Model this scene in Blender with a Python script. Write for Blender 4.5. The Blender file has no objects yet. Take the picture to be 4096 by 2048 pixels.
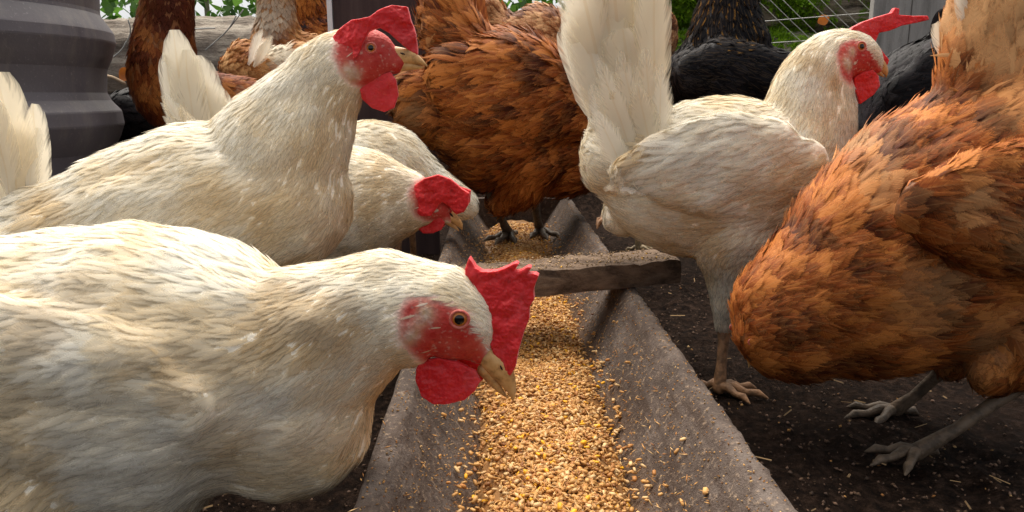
import bpy, bmesh, math, random
import numpy as np
from mathutils import Vector, noise
from mathutils.bvhtree import BVHTree
from mathutils.geometry import tessellate_polygon
random.seed(7); rng = np.random.default_rng(7)
R = math.radians
sc = bpy.context.scene

# ---------------------------------------------------------------- camera, sky, sun, exposure
FPX, CAM_Z, PITCH = 745.0, 0.34, R(12.2)
cam = bpy.data.cameras.new('camera'); camo = bpy.data.objects.new('camera', cam)
sc.collection.objects.link(camo); sc.camera = camo
cam.sensor_width = 36; cam.lens = 36 * FPX / 1024; cam.clip_start = 0.01; cam.clip_end = 400
camo.location = (0, 0, CAM_Z); camo.rotation_euler = (R(90) - PITCH, 0, 0)
SUN_EL, SUN_AZ = R(66), R(-25)         # azimuth from +Y (away from the camera) towards -X
w = bpy.data.worlds.new('World'); sc.world = w; w.use_nodes = True
nt = w.node_tree; bg = nt.nodes['Background']
sky = nt.nodes.new('ShaderNodeTexSky'); sky.sky_type = 'NISHITA'; sky.sun_disc = False
sky.sun_elevation = SUN_EL; sky.sun_rotation = SUN_AZ; sky.dust_density = 4; sky.air_density = 1.0
hs = nt.nodes.new('ShaderNodeHueSaturation'); hs.inputs['Saturation'].default_value = 0.12
nt.links.new(sky.outputs[0], hs.inputs['Color']); nt.links.new(hs.outputs[0], bg.inputs['Color'])
bg.inputs['Strength'].default_value = 0.075
sl = bpy.data.lights.new('sun', 'SUN'); sl.energy = 2.3; sl.angle = R(75); sl.color = (1, .91, .77)
so = bpy.data.objects.new('sun', sl); sc.collection.objects.link(so)
sd = Vector((math.sin(SUN_AZ) * math.cos(SUN_EL), math.cos(SUN_AZ) * math.cos(SUN_EL), math.sin(SUN_EL)))
so.rotation_euler = sd.to_track_quat('Z', 'Y').to_euler()
sc.view_settings.view_transform = 'Standard'; sc.view_settings.look = 'None'
sc.view_settings.exposure = 1.35; sc.view_settings.gamma = 1; sc.view_settings.use_curve_mapping = False
sc.render.engine = 'CYCLES'
sc.cycles.use_denoising = True; sc.cycles.transparent_max_bounces = 24
sc.cycles.max_bounces = 7; sc.cycles.diffuse_bounces = 4
sc.cycles.caustics_reflective = False; sc.cycles.caustics_refractive = False

C = sc.collection
# ---------------------------------------------------------------- helpers
def ray(px, py):
    cx, cy = (px - 512) / FPX, (256 - py) / FPX
    return Vector((cx, math.cos(PITCH) + math.sin(PITCH) * cy, -math.sin(PITCH) + math.cos(PITCH) * cy))
CAMP = Vector((0, 0, CAM_Z))
def aty(px, py, y): d = ray(px, py); return CAMP + d * (y / d.y)
def atz(px, py, z=0.0): d = ray(px, py); return CAMP + d * ((z - CAM_Z) / d.z)
def topx(p):
    q = Vector(p) - CAMP
    zc = q.y * math.cos(PITCH) - q.z * math.sin(PITCH); yc = q.y * math.sin(PITCH) + q.z * math.cos(PITCH)
    return 512 + FPX * q.x / zc, 256 - FPX * yc / zc

def tag(o, label=None, cat=None, group=None, kind=None):
    if label: o['label'] = label
    if cat: o['category'] = cat
    if group: o['group'] = group
    if kind: o['kind'] = kind
    return o
def empty(name, loc, label, cat, group=None):
    o = bpy.data.objects.new(name, None); C.objects.link(o); o.location = loc; o.empty_display_size = .02
    bpy.context.view_layer.update()
    return tag(o, label, cat, group)
def link(name, me, mat=None, parent=None, smooth=True):
    o = bpy.data.objects.new(name, me); C.objects.link(o)
    if mat is not None and not me.materials: me.materials.append(mat)
    if parent is not None:
        o.parent = parent; o.matrix_parent_inverse = parent.matrix_world.inverted()
    if smooth and len(me.polygons): me.polygons.foreach_set('use_smooth', np.ones(len(me.polygons), bool))
    return o
def mk(name, V, Fc, mat, parent=None, smooth=True):
    me = bpy.data.meshes.new(name)
    me.from_pydata([tuple(v) for v in V], [], [tuple(int(i) for i in f) for f in Fc]); me.update()
    return link(name, me, mat, parent, smooth)
def mkq(name, V, Q, mat, parent=None, smooth=True):
    me = bpy.data.meshes.new(name); V = np.asarray(V, np.float32); Q = np.asarray(Q, np.int32)
    me.vertices.add(len(V)); me.vertices.foreach_set('co', V.ravel())
    k = Q.shape[1]
    me.loops.add(Q.size); me.loops.foreach_set('vertex_index', Q.ravel())
    me.polygons.add(len(Q)); me.polygons.foreach_set('loop_start', np.arange(0, Q.size, k, dtype=np.int32))
    me.update(calc_edges=True); me.validate(clean_customdata=False)
    return link(name, me, mat, parent, smooth)
def setcol(me, name, arr):
    a = me.color_attributes.new(name, 'FLOAT_COLOR', 'POINT')
    arr = np.asarray(arr, np.float32)
    if arr.shape[1] == 3: arr = np.hstack([arr, np.ones((len(arr), 1), np.float32)])
    a.data.foreach_set('color', arr.ravel())
def catmull(P, n):
    P = np.asarray(P, float); m = len(P); out = []
    E = np.vstack([2 * P[0] - P[1], P, 2 * P[-1] - P[-2]])
    for i in range(m - 1):
        p0, p1, p2, p3 = E[i:i + 4]
        for k in range(n):
            t = k / n
            out.append(.5 * ((2 * p1) + (-p0 + p2) * t + (2 * p0 - 5 * p1 + 4 * p2 - p3) * t * t + (-p0 + 3 * p1 - 3 * p2 + p3) * t ** 3))
    out.append(P[-1]); return np.array(out)
def loft(P, ru, rs, side=None, seg=20, cap=3):
    """closed tube through P; ru radius up, rs radius along side"""
    P = [Vector(p) for p in P]; n = len(P); rings = []
    T = [(P[min(i + 1, n - 1)] - P[max(i - 1, 0)]).normalized() for i in range(n)]
    seq = [(P[i], T[i], ru[i], rs[i]) for i in range(n)]
    pre, post = [], []
    for k in range(1, cap + 1):
        a = k / (cap + .35) * math.pi / 2
        pre.insert(0, (P[0] - T[0] * ru[0] * math.sin(a), T[0], ru[0] * math.cos(a), rs[0] * math.cos(a)))
        post.append((P[-1] + T[-1] * ru[-1] * math.sin(a), T[-1], ru[-1] * math.cos(a), rs[-1] * math.cos(a)))
    seq = pre + seq + post; V = []; Q = []
    prev = None
    for (p, t, a, b) in seq:
        s = Vector(side) if side is not None else (prev if prev is not None else (Vector((0, 0, 1)) if abs(t.z) < .8 else Vector((0, 1, 0))))
        s = (s - t * s.dot(t)).normalized(); prev = s
        u = t.cross(s)
        for k in range(seg):
            an = 2 * math.pi * k / seg
            V.append(p + s * (math.cos(an) * b) + u * (math.sin(an) * a))
    m = len(seq)
    for i in range(m - 1):
        for k in range(seg):
            k2 = (k + 1) % seg
            Q.append((i * seg + k, i * seg + k2, (i + 1) * seg + k2, (i + 1) * seg + k))
    Q.append(tuple(range(seg))[::-1]); Q.append(tuple((m - 1) * seg + k for k in range(seg)))
    return V, Q
def merge(parts):
    V, Q = [], []
    for v, q in parts:
        o = len(V); V += list(v); Q += [tuple(i + o for i in f) for f in q]
    return V, Q
def remesh(V, Q, vox, smooth=6, fac=.5):
    me = bpy.data.meshes.new('tmp'); me.from_pydata([tuple(v) for v in V], [], Q); me.update()
    o = bpy.data.objects.new('tmp', me); C.objects.link(o)
    m = o.modifiers.new('r', 'REMESH'); m.mode = 'VOXEL'; m.voxel_size = vox
    s = o.modifiers.new('s', 'SMOOTH'); s.factor = fac; s.iterations = smooth
    dg = bpy.context.evaluated_depsgraph_get()
    r = bpy.data.meshes.new_from_object(o.evaluated_get(dg))
    bpy.data.objects.remove(o); bpy.data.meshes.remove(me)
    return r
def coords(me):
    a = np.empty(len(me.vertices) * 3, np.float32); me.vertices.foreach_get('co', a); return a.reshape(-1, 3)
def inpoly(x, y, poly):
    c = False; n = len(poly)
    for i in range(n):
        x1, y1 = poly[i]; x2, y2 = poly[i - 1]
        if (y1 > y) != (y2 > y) and x < (x2 - x1) * (y - y1) / (y2 - y1) + x1: c = not c
    return c
def box(x0, x1, y0, y1, z0, z1, j=0.0):
    V = [Vector((x + random.uniform(-j, j), y + random.uniform(-j, j), z + random.uniform(-j, j))) for x in (x0, x1) for y in (y0, y1) for z in (z0, z1)]
    return V, [(0, 1, 3, 2), (4, 6, 7, 5), (0, 4, 5, 1), (2, 3, 7, 6), (0, 2, 6, 4), (1, 5, 7, 3)]

# ---------------------------------------------------------------- materials
class NB:
    def __init__(s, name):
        s.m = bpy.data.materials.new(name); s.m.use_nodes = True; s.t = s.m.node_tree
        s.b = s.t.nodes['Principled BSDF']; s.out = s.t.nodes['Material Output']
    def n(s, ty, **kw):
        x = s.t.nodes.new('ShaderNode' + ty)
        for k, v in kw.items(): setattr(x, k, v)
        return x
    def l(s, a, b): s.t.links.new(a, b)
    def val(s, sock, v):
        if hasattr(v, 'is_linked') or isinstance(v, bpy.types.NodeSocket): s.l(v, sock)
        else: sock.default_value = v
    def math(s, op, a, b=0.0, c=None, clamp=False):
        x = s.n('Math', operation=op, use_clamp=clamp); s.val(x.inputs[0], a); s.val(x.inputs[1], b)
        if c is not None: s.val(x.inputs[2], c)
        return x.outputs[0]
    def noise(s, scale, detail=3, rough=.6, vec=None, dim='3D'):
        x = s.n('TexNoise', noise_dimensions=dim); x.inputs['Scale'].default_value = scale
        x.inputs['Detail'].default_value = detail; x.inputs['Roughness'].default_value = rough
        if vec is not None: s.l(vec, x.inputs['Vector'])
        return x.outputs['Fac']
    def mix(s, f, a, b, mode='MIX'):
        x = s.n('Mix', data_type='RGBA', blend_type=mode); s.val(x.inputs[0], f)
        for sk, v in ((x.inputs[6], a), (x.inputs[7], b)):
            if isinstance(v, tuple): sk.default_value = (*v[:3], 1)
            else: s.l(v, sk)
        return x.outputs[2]
    def ramp(s, f, stops):
        x = s.n('ValToRGB'); s.l(f, x.inputs[0]); e = x.color_ramp.elements
        while len(e) < len(stops): e.new(.5)
        for i, (p, c) in enumerate(stops):
            e[i].position = p; e[i].color = (*c, 1) if len(c) == 3 else c
        return x.outputs[0]
    def maprange(s, f, a, b, c=0., d=1.):
        x = s.n('MapRange'); s.val(x.inputs[0], f)
        for i, v in enumerate((a, b, c, d)): x.inputs[i + 1].default_value = v
        return x.outputs[0]
    def obj(s): return s.n('TexCoord').outputs['Object']
    def scaled(s, v, sc_):
        x = s.n('Mapping'); x.inputs['Scale'].default_value = sc_; s.l(v, x.inputs['Vector']); return x.outputs[0]
    def bump(s, h, st, dist=.002):
        x = s.n('Bump'); x.inputs['Strength'].default_value = st; x.inputs['Distance'].default_value = dist
        s.l(h, x.inputs['Height']); s.l(x.outputs[0], s.b.inputs['Normal']); return x
    def col(s, c):
        if isinstance(c, tuple): s.b.inputs['Base Color'].default_value = (*c, 1)
        else: s.l(c, s.b.inputs['Base Color'])
    def rough(s, v): s.val(s.b.inputs['Roughness'], v)
    def spec(s, v): s.b.inputs['Specular IOR Level'].default_value = v

def plumage(name, light, mid, dark, patch_col, transl=.15, streak=.5, rough=.6, sheen=.0, spec=.2, pale_tip=None, lacing=None, soft=2.6, rw=.3, bst=.35, off=.3):
    b = NB(name)
    at = b.n('Attribute', attribute_name='tint'); sp = b.n('SeparateColor'); b.l(at.outputs['Color'], sp.inputs[0])
    r1, clump, st = sp.outputs[0], sp.outputs[1], sp.outputs[2]
    uv = b.n('UVMap'); su = b.n('SeparateXYZ'); b.l(uv.outputs[0], su.inputs[0])
    u, v = su.outputs[0], su.outputs[1]
    e = b.math('ABSOLUTE', b.math('MULTIPLY_ADD', u, 2.0, -1.0))          # 0 shaft .. 1 edge
    s = b.math('MULTIPLY_ADD', e, -.28, v)                                # barb coordinate
    cx = b.n('CombineXYZ'); b.l(b.math('MULTIPLY', s, 26.0), cx.inputs[0]); b.l(b.math('MULTIPLY_ADD', r1, 37.0, b.math('MULTIPLY', e, 1.2)), cx.inputs[1])
    barb = b.noise(1.0, 2, .6, cx.outputs[0])
    cu = b.n('CombineXYZ'); b.l(b.math('MULTIPLY', u, 9.0), cu.inputs[0]); b.l(b.math('MULTIPLY', r1, 51.0), cu.inputs[1]); b.l(b.math('MULTIPLY', v, .8), cu.inputs[2])
    lon = b.noise(1.0, 2, .6, cu.outputs[0])
    # colour
    f = b.math('MULTIPLY_ADD', r1, rw, b.math('MULTIPLY', clump, 1 - rw))
    f = b.math('ADD', f, b.math('MULTIPLY', b.math('SUBTRACT', b.math('MULTIPLY_ADD', barb, .5, b.math('MULTIPLY', lon, .5)), .5), streak * 1.6), clamp=True)
    c = b.ramp(f, [(.18, dark), (.5, mid), (.82, light)])
    if pale_tip:
        c = b.mix(b.math('MULTIPLY', b.maprange(v, .45, 1.), .3), c, pale_tip)
    if lacing:
        k = b.math('MULTIPLY', b.math('MULTIPLY', b.maprange(e, .55, .9), b.math('GREATER_THAN', r1, .45)), b.math('GREATER_THAN', st, .3))
        c = b.mix(k, c, lacing)
    else:
        c = b.mix(st, c, patch_col)
    shaft = b.math('LESS_THAN', e, .05); c = b.mix(b.math('MULTIPLY', shaft, .18), c, patch_col)
    b.col(c); b.rough(rough); b.spec(spec)
    if sheen: b.b.inputs['Sheen Weight'].default_value = sheen; b.b.inputs['Sheen Roughness'].default_value = .4
    b.bump(b.math('ADD', barb, b.math('MULTIPLY', lon, .6)), bst, .0012)
    # frayed edges
    lhs = b.math('ADD', b.math('POWER', e, 1.5), b.maprange(v, .6, 1.0, 0., .95)); rhs = b.math('MULTIPLY_ADD', barb, 1.2, b.math('MULTIPLY_ADD', lon, .7, .05))
    cut = b.math('MULTIPLY_ADD', b.math('SUBTRACT', rhs, lhs), soft, off, clamp=True)
    tr = b.n('BsdfTransparent'); tl = b.n('BsdfTranslucent'); b.l(c, tl.inputs[0])
    m1 = b.n('MixShader'); m1.inputs[0].default_value = transl; b.l(b.b.outputs[0], m1.inputs[1]); b.l(tl.outputs[0], m1.inputs[2])
    m2 = b.n('MixShader'); b.l(cut, m2.inputs[0]); b.l(tr.outputs[0], m2.inputs[1]); b.l(m1.outputs[0], m2.inputs[2])
    b.l(m2.outputs[0], b.out.inputs['Surface'])
    return b.m
PL = {
 'white': plumage('white_feathers', (.91, .88, .80), (.89, .83, .70), (.84, .73, .54), (.64, .43, .16), transl=.42, streak=.13, rough=.6, spec=.12, soft=1.5, rw=.12, bst=.08, off=.0),
 'brown': plumage('brown_feathers', (.52, .175, .036), (.26, .055, .0075), (.062, .011, .002), (.64, .35, .15), transl=.1, streak=.8, soft=2.4, rw=.22, pale_tip=(.58, .23, .06)),
 'mottled': plumage('mottled_feathers', (.60, .34, .16), (.30, .10, .026), (.10, .027, .01), (.65, .42, .22), transl=.1, streak=1.2),
 'rust': plumage('rust_feathers', (.36, .13, .032), (.19, .042, .008), (.07, .013, .003), (.065, .010, .003), transl=.08, streak=.8),
 'tan': plumage('tan_feathers', (.68, .38, .15), (.44, .17, .042), (.22, .06, .014), (.78, .70, .55), transl=.15, streak=.9),
 'black': plumage('black_feathers', (.020, .016, .020), (.007, .006, .008), (.003, .0025, .0035), (.10, .06, .045), transl=.02, streak=.7, rough=.55, spec=.12),
 'laced': plumage('gold_laced_feathers', (.018, .015, .017), (.007, .006, .008), (.003, .0025, .0035), (.3, .2, .1), transl=.02, streak=.7, rough=.55, spec=.12, lacing=(.30, .15, .03)),
 'rooster': plumage('orange_black_feathers', (.62, .24, .05), (.36, .09, .015), (.02, .015, .02), (.02, .02, .03), transl=.05, streak=1.8),
}
def skinmat(name, under, face_a, face_b, leg):
    b = NB(name); at = b.n('Attribute', attribute_name='skin'); sp = b.n('SeparateColor'); b.l(at.outputs['Color'], sp.inputs[0])
    o = b.obj(); n1 = b.noise(90, 4, .65, o); n2 = b.noise(420, 3, .7, o); n3 = b.noise(260, 2, .5, o)
    face = b.mix(b.maprange(n1, .35, .65), face_a, face_b)
    face = b.mix(b.math('MULTIPLY', b.maprange(n3, .58, .72), .45), face, (.62, .5, .42))
    legc = b.mix(b.maprange(n1, .4, .6), leg, tuple(x * .45 for x in leg))
    c = b.mix(sp.outputs[0], under, face); c = b.mix(sp.outputs[1], c, legc); c = b.mix(b.math('MULTIPLY', sp.outputs[2], b.maprange(n1, .3, .6, .6, 1.)), c, b.mix(b.maprange(n3, .4, .6), (.50, .42, .26), (.58, .50, .40)))
    b.col(c); b.rough(.55); b.spec(.35)
    v = b.n('TexVoronoi'); v.inputs['Scale'].default_value = 330; b.l(o, v.inputs['Vector'])
    b.bump(b.math('ADD', n2, v.outputs['Distance']), .35, .0015)
    return b.m
SK = {
 'white': skinmat('hen_skin_white', (.88, .81, .68), (.44, .018, .016), (.52, .07, .055), (.34, .18, .09)),
 'brown': skinmat('hen_skin_brown', (.2, .07, .02), (.35, .03, .03), (.45, .1, .08), (.15, .105, .07)),
 'black': skinmat('hen_skin_black', (.012, .01, .012), (.35, .03, .03), (.3, .05, .04), (.12, .11, .09)),
 'tan': skinmat('hen_skin_tan', (.45, .22, .08), (.4, .035, .03), (.45, .1, .08), (.3, .22, .12)),
}
def flesh(name, a, c2, sss=.25):
    b = NB(name); o = b.obj(); n1 = b.noise(45, 4, .6, o); n2 = b.noise(500, 3, .7, o)
    v = b.n('TexVoronoi'); v.inputs['Scale'].default_value = 420; b.l(o, v.inputs['Vector'])
    c = b.mix(b.maprange(n1, .3, .7), a, c2)
    c = b.mix(b.math('MULTIPLY', b.maprange(b.noise(16, 5, .7, o), .52, .72), .5), c, (.62, .13, .15)); c = b.mix(b.math('MULTIPLY', b.maprange(n2, .62, .75), .3), c, (.6, .28, .25)); c = b.mix(b.math('MULTIPLY', b.maprange(b.noise(75, 4, .7, o), .62, .72), .6), c, (.22, .008, .012))
    b.col(c); b.rough(b.maprange(n1, .3, .7, .38, .6)); b.spec(.45)
    b.b.inputs['Subsurface Weight'].default_value = sss; b.b.inputs['Subsurface Radius'].default_value = (1, .15, .08); b.b.inputs['Subsurface Scale'].default_value = .004
    b.b.inputs['Sheen Weight'].default_value = .35; b.b.inputs['Sheen Roughness'].default_value = .35; b.b.inputs['Sheen Tint'].default_value = (1, .75, .8, 1)
    b.bump(b.math('ADD', b.math('ADD', b.math('MULTIPLY', v.outputs['Distance'], .8), n2), b.math('MULTIPLY', n1, 3.)), .32, .0016)
    return b.m
M_COMB = flesh('red_comb_skin', (.56, .007, .011), (.68, .016, .024), .4); M_LOBE = flesh('earlobe_skin', (.66, .6, .42), (.72, .66, .56), .15)
M_BEAK = NB('horn_beak'); _o = M_BEAK.obj(); _n = M_BEAK.noise(140, 3, .6, _o)
M_BEAK.col(M_BEAK.ramp(_n, [(.3, (.26, .13, .045)), (.5, (.56, .31, .11)), (.75, (.66, .42, .19))])); M_BEAK.rough(.42); M_BEAK.bump(_n, .2); M_BEAK = M_BEAK.m
def eyem():
    b = NB('hen_eye'); s = b.n('SeparateXYZ'); b.l(b.n('TexCoord').outputs['Object'], s.inputs[0])
    c = b.ramp(s.outputs[2], [(.0, (.22, .05, .02)), (.2, (.60, .22, .04)), (.76, (.42, .13, .02)), (.82, (.004, .003, .003))])
    b.col(c); b.rough(.08); b.spec(.4); b.b.inputs['Coat Weight'].default_value = .2; b.b.inputs['Coat Roughness'].default_value = .02; return b.m
M_EYE = eyem()
def simple(name, col, rough=.6, spec=.3):
    b = NB(name); b.col(col); b.rough(rough); b.spec(spec); return b
M_NOST = simple('nostril_dark', (.02, .008, .006)).m
M_LID = flesh('eyelid_skin', (.50, .06, .05), (.55, .2, .15), .1)
def concrete():
    b = NB('trough_concrete'); o = b.obj(); n1 = b.noise(9, 6, .65, o); n2 = b.noise(160, 5, .75, o); n3 = b.noise(700, 2, .6, o)
    st = b.noise(30, 4, .7, b.scaled(o, (1, .18, 1)))
    c = b.ramp(n1, [(.3, (.050, .036, .029)), (.52, (.115, .087, .073)), (.75, (.20, .165, .145))])
    c = b.mix(b.math('MULTIPLY', b.maprange(st, .47, .62), .8), c, (.055, .034, .024))
    c = b.mix(b.math('MULTIPLY', b.maprange(n2, .56, .66), .6), c, (.40, .29, .20))
    c = b.mix(b.math('MULTIPLY', b.maprange(n2, .44, .36), .8), c, (.055, .035, .028))
    sn = b.n('SeparateXYZ'); b.l(o, sn.inputs[0])
    c = b.mix(b.maprange(b.math('MULTIPLY_ADD', n1, .05, sn.outputs[2]), .075, .035), c, b.mix(.5, c, (.22, .11, .045)))
    b.col(c); b.rough(.85); b.spec(.25); b.bump(b.math('ADD', n2, b.math('MULTIPLY', n3, .4)), .9, .004); return b.m
M_CONC = concrete()
def wood(name, a, c2, dark, sc_=(60, 6, 60), rough=.85, bs=.8):
    b = NB(name); o = b.obj(); g = b.noise(1, 5, .65, b.scaled(o, sc_)); n2 = b.noise(240, 4, .75, o)
    c = b.ramp(g, [(.3, dark), (.5, a), (.72, c2)]); c = b.mix(b.math('MULTIPLY', b.maprange(n2, .55, .7), .35), c, c2)
    b.col(c); b.rough(rough); b.spec(.2); b.bump(b.math('ADD', g, b.math('MULTIPLY', n2, .5)), bs, .004); return b.m
M_BAR = wood('crossbar_wood', (.14, .095, .066), (.25, .175, .12), (.035, .022, .015), (7, 90, 90))
M_BOARD = wood('dark_brown_board', (.065, .042, .042), (.085, .058, .056), (.045, .03, .03), (40, 40, 3), bs=.25)
M_GREY = wood('weathered_grey_board', (.30, .285, .27), (.40, .38, .36), (.18, .17, .16), (45, 45, 4), bs=.4)
M_WHITE = simple('white_paint', (.7, .7, .74)).m
M_BARREL = NB('grey_plastic'); _o = M_BARREL.obj(); _n = M_BARREL.noise(14, 5, .6, _o); _m = M_BARREL.noise(200, 4, .7, _o)
_c = M_BARREL.ramp(_n, [(.3, (.075, .066, .08)), (.7, (.115, .102, .118))]); _c = M_BARREL.mix(M_BARREL.math('MULTIPLY', M_BARREL.maprange(_m, .6, .7), .5), _c, (.26, .24, .25)); _c = M_BARREL.mix(M_BARREL.math('MULTIPLY', M_BARREL.maprange(M_BARREL.noise(1, 5, .7, M_BARREL.scaled(_o, (28, 28, 3))), .5, .7), .4), _c, (.20, .175, .16))
M_BARREL.col(_c); M_BARREL.rough(.55); M_BARREL.rough(M_BARREL.maprange(_n, .3, .7, .45, .7)); M_BARREL.bump(_m, .2); M_BARREL = M_BARREL.m
def soil():
    b = NB('dark_soil'); o = b.obj(); n1 = b.noise(6, 5, .6, o); n2 = b.noise(90, 6, .75, o); n3 = b.noise(380, 4, .7, o)
    c = b.ramp(n2, [(.36, (.004, .002, .0014)), (.5, (.020, .011, .0072)), (.64, (.056, .033, .023))])
    c = b.mix(b.math('MULTIPLY', b.maprange(n1, .4, .7), .3), c, (.035, .022, .017))
    c = b.mix(b.math('MULTIPLY', b.maprange(n3, .66, .74), .8), c, (.22, .14, .08))
    b.col(c); b.rough(.95); b.spec(.08); b.bump(b.math('ADD', n2, b.math('MULTIPLY', n3, .5)), 1., .014); return b.m
M_SOIL = soil()
def bark(name, moss):
    b = NB(name); o = b.obj(); g = b.noise(1, 6, .7, b.scaled(o, (3.2, 26, 26))); n2 = b.noise(60, 5, .7, o); n3 = b.noise(5, 4, .6, o)
    c = b.ramp(g, [(.34, (.05, .04, .032)), (.46, (.24, .20, .165)), (.62, (.44, .385, .32)), (.8, (.55, .50, .43))])
    c = b.mix(b.math('MULTIPLY', b.maprange(n2, .5, .7), .4), c, (.42, .38, .33))
    mk_ = b.maprange(b.math('ADD', b.math('MULTIPLY', n3, 1.2), b.math('MULTIPLY', n2, .5)), 1.02 - moss, 1.1 - moss)
    c = b.mix(mk_, c, b.ramp(n2, [(.35, (.03, .07, .004)), (.6, (.14, .26, .015))]))
    b.col(c); b.rough(.9); b.spec(.15); b.bump(b.math('ADD', g, b.math('MULTIPLY', n2, .5)), 1., .02); return b.m
M_BARK = bark('log_bark', .0); M_MOSS = bark('mossy_bark', .22)
def leafm(name, a, c2, tr=.45):
    b = NB(name); o = b.n('ObjectInfo'); at = b.n('Attribute', attribute_name='tint')
    c = b.mix(at.outputs['Fac'], a, c2); b.col(c); b.rough(.45)
    tl = b.n('BsdfTranslucent'); b.l(c, tl.inputs[0]); m = b.n('MixShader'); m.inputs[0].default_value = tr
    b.l(b.b.outputs[0], m.inputs[1]); b.l(tl.outputs[0], m.inputs[2]); b.l(m.outputs[0], b.out.inputs[0]); return b.m
M_LEAF = leafm('green_leaf', (.035, .11, .012), (.16, .34, .05)); M_MTUFT = leafm('moss_tuft', (.07, .16, .006), (.26, .46, .02), .3)
M_DRY = leafm('orange_leaf', (.55, .13, .02), (.6, .22, .03), .3); M_TWIG = simple('pale_twig', (.45, .33, .22)).m
M_WIRE = simple('galvanised_wire', (.42, .42, .40), .4, .5).m
def vcol(name, rough=.55):
    b = NB(name); at = b.n('Attribute', attribute_name='tint'); n = b.noise(300, 2, .5, b.obj())
    c = b.mix(b.maprange(n, .3, .7, 0, .3), at.outputs['Color'], (.25, .13, .05)); b.col(c); b.rough(rough); b.spec(.35); return b.m
M_GRAIN = vcol('grain'); M_CRUMB = vcol('crumbs', .8)

# ---------------------------------------------------------------- ground, trough, logs, boards
def build_ground():
    xs = np.concatenate([np.linspace(-60, -2, 14)[:-1], np.linspace(-2, -.9, 12)[:-1], np.linspace(-.9, 1.1, 180), np.linspace(1.1, 2.2, 12)[1:], np.linspace(2.2, 60, 14)[1:]])
    ys = np.concatenate([np.linspace(-20, -.3, 12)[:-1], np.linspace(-.3, .3, 14)[:-1], np.linspace(.3, 1.7, 150), np.linspace(1.7, 3.2, 60)[1:], np.linspace(3.2, 90, 16)[1:]])
    X, Y = np.meshgrid(xs, ys); Z = np.zeros_like(X)
    for i in range(X.shape[0]):
        for j in range(X.shape[1]):
            x, y = X[i, j], Y[i, j]
            if abs(x) < 2.5 and -.4 < y < 3.5:
                z = .006 * noise.noise((x * 9, y * 9, 1)) + .006 * noise.noise((x * 34, y * 34, 2)) + .005 * noise.noise((x * 80, y * 80, 3))
            else: z = 0
            t = min(max((y - 1.95) / .5, 0), 1)
            if x > .32: t *= max(0, 1 - (x - .32) * 3) if x < .65 else 0
            Z[i, j] = z + .30 * t * t * (3 - 2 * t) + .02 * noise.noise((x * 6, y * 6, 5)) * t
    ny, nx = X.shape; idx = np.arange(ny * nx).reshape(ny, nx)
    Q = np.stack([idx[:-1, :-1], idx[:-1, 1:], idx[1:, 1:], idx[1:, :-1]], -1).reshape(-1, 4)
    o = mkq('ground', np.stack([X, Y, Z], -1).reshape(-1, 3), Q, M_SOIL)
    tag(o, 'dark damp soil with crumbs and a low earth bank at the back', kind='structure')
build_ground()
AX = lambda y: .0355 - .022 * (y - .45)       # trough axis
def build_trough():
    t = empty('feed_trough', (AX(.9), .9, 0), 'long grey concrete trough with sloping sides full of grain', 'trough')
    prof = [(-.132, .0), (-.136, .05), (-.132, .094), (-.127, .103), (-.117, .103), (-.110, .096), (-.088, .062), (-.058, .022), (-.04, .014),
            (.04, .014), (.058, .022), (.088, .062), (.110, .096), (.117, .103), (.127, .103), (.132, .094), (.136, .05), (.132, .0)]
    prof = [(a, b) for a, b in catmull(np.array(prof), 4)]
    ys = np.linspace(.12, 1.78, 300); V = []; n = len(prof)
    for y in ys:
        for (a, b) in prof:
            d = .0012 * noise.noise((a * 40, y * 25, b * 40)) + .0012 * noise.noise((a * 130, y * 130, b * 130))
            edge = 1 if b > .09 else .5
            V.append((AX(y) + a + d * 1.2, y, b + d * edge * 1.5 + (.0012 * noise.noise((y * 14, a * 5, 9)) if b > .09 else 0)))
    idx = np.arange(len(ys) * n).reshape(len(ys), n)
    Q = np.stack([idx[:-1, :-1], idx[1:, :-1], idx[1:, 1:], idx[:-1, 1:]], -1).reshape(-1, 4)
    o = mkq('trough_shell', V, Q, M_CONC, t)
    for ye in (.12, 1.78):
        P = [(-.13, 0), (-.128, .098), (.128, .098), (.13, 0)]
        v, q = merge([([Vector((AX(ye) + a, ye + dy, b)) for dy in (-.01, .01) for a, b in P], [(0, 1, 2, 3), (7, 6, 5, 4), (0, 4, 5, 1), (1, 5, 6, 2), (2, 6, 7, 3), (3, 7, 4, 0)])])
        mk('end_wall', v, q, M_CONC, t, False)
    return t
trough = build_trough()
def gz(x, y):           # grain surface height
    hw = .056 + .012 * math.sin(y * 9) + .008 * noise.noise((y * 8, 0, 4)); a = abs(x - AX(y)) / hw
    z = .050 + .010 * math.exp(-((y - .55) / .2) ** 2) - .012 * math.exp(-((y - .83) / .08) ** 2) + .006 * noise.noise((x * 22, y * 14, 1)) + .003 * noise.noise((x * 60, y * 60, 2))
    return z - .016 * a ** 3
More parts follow.
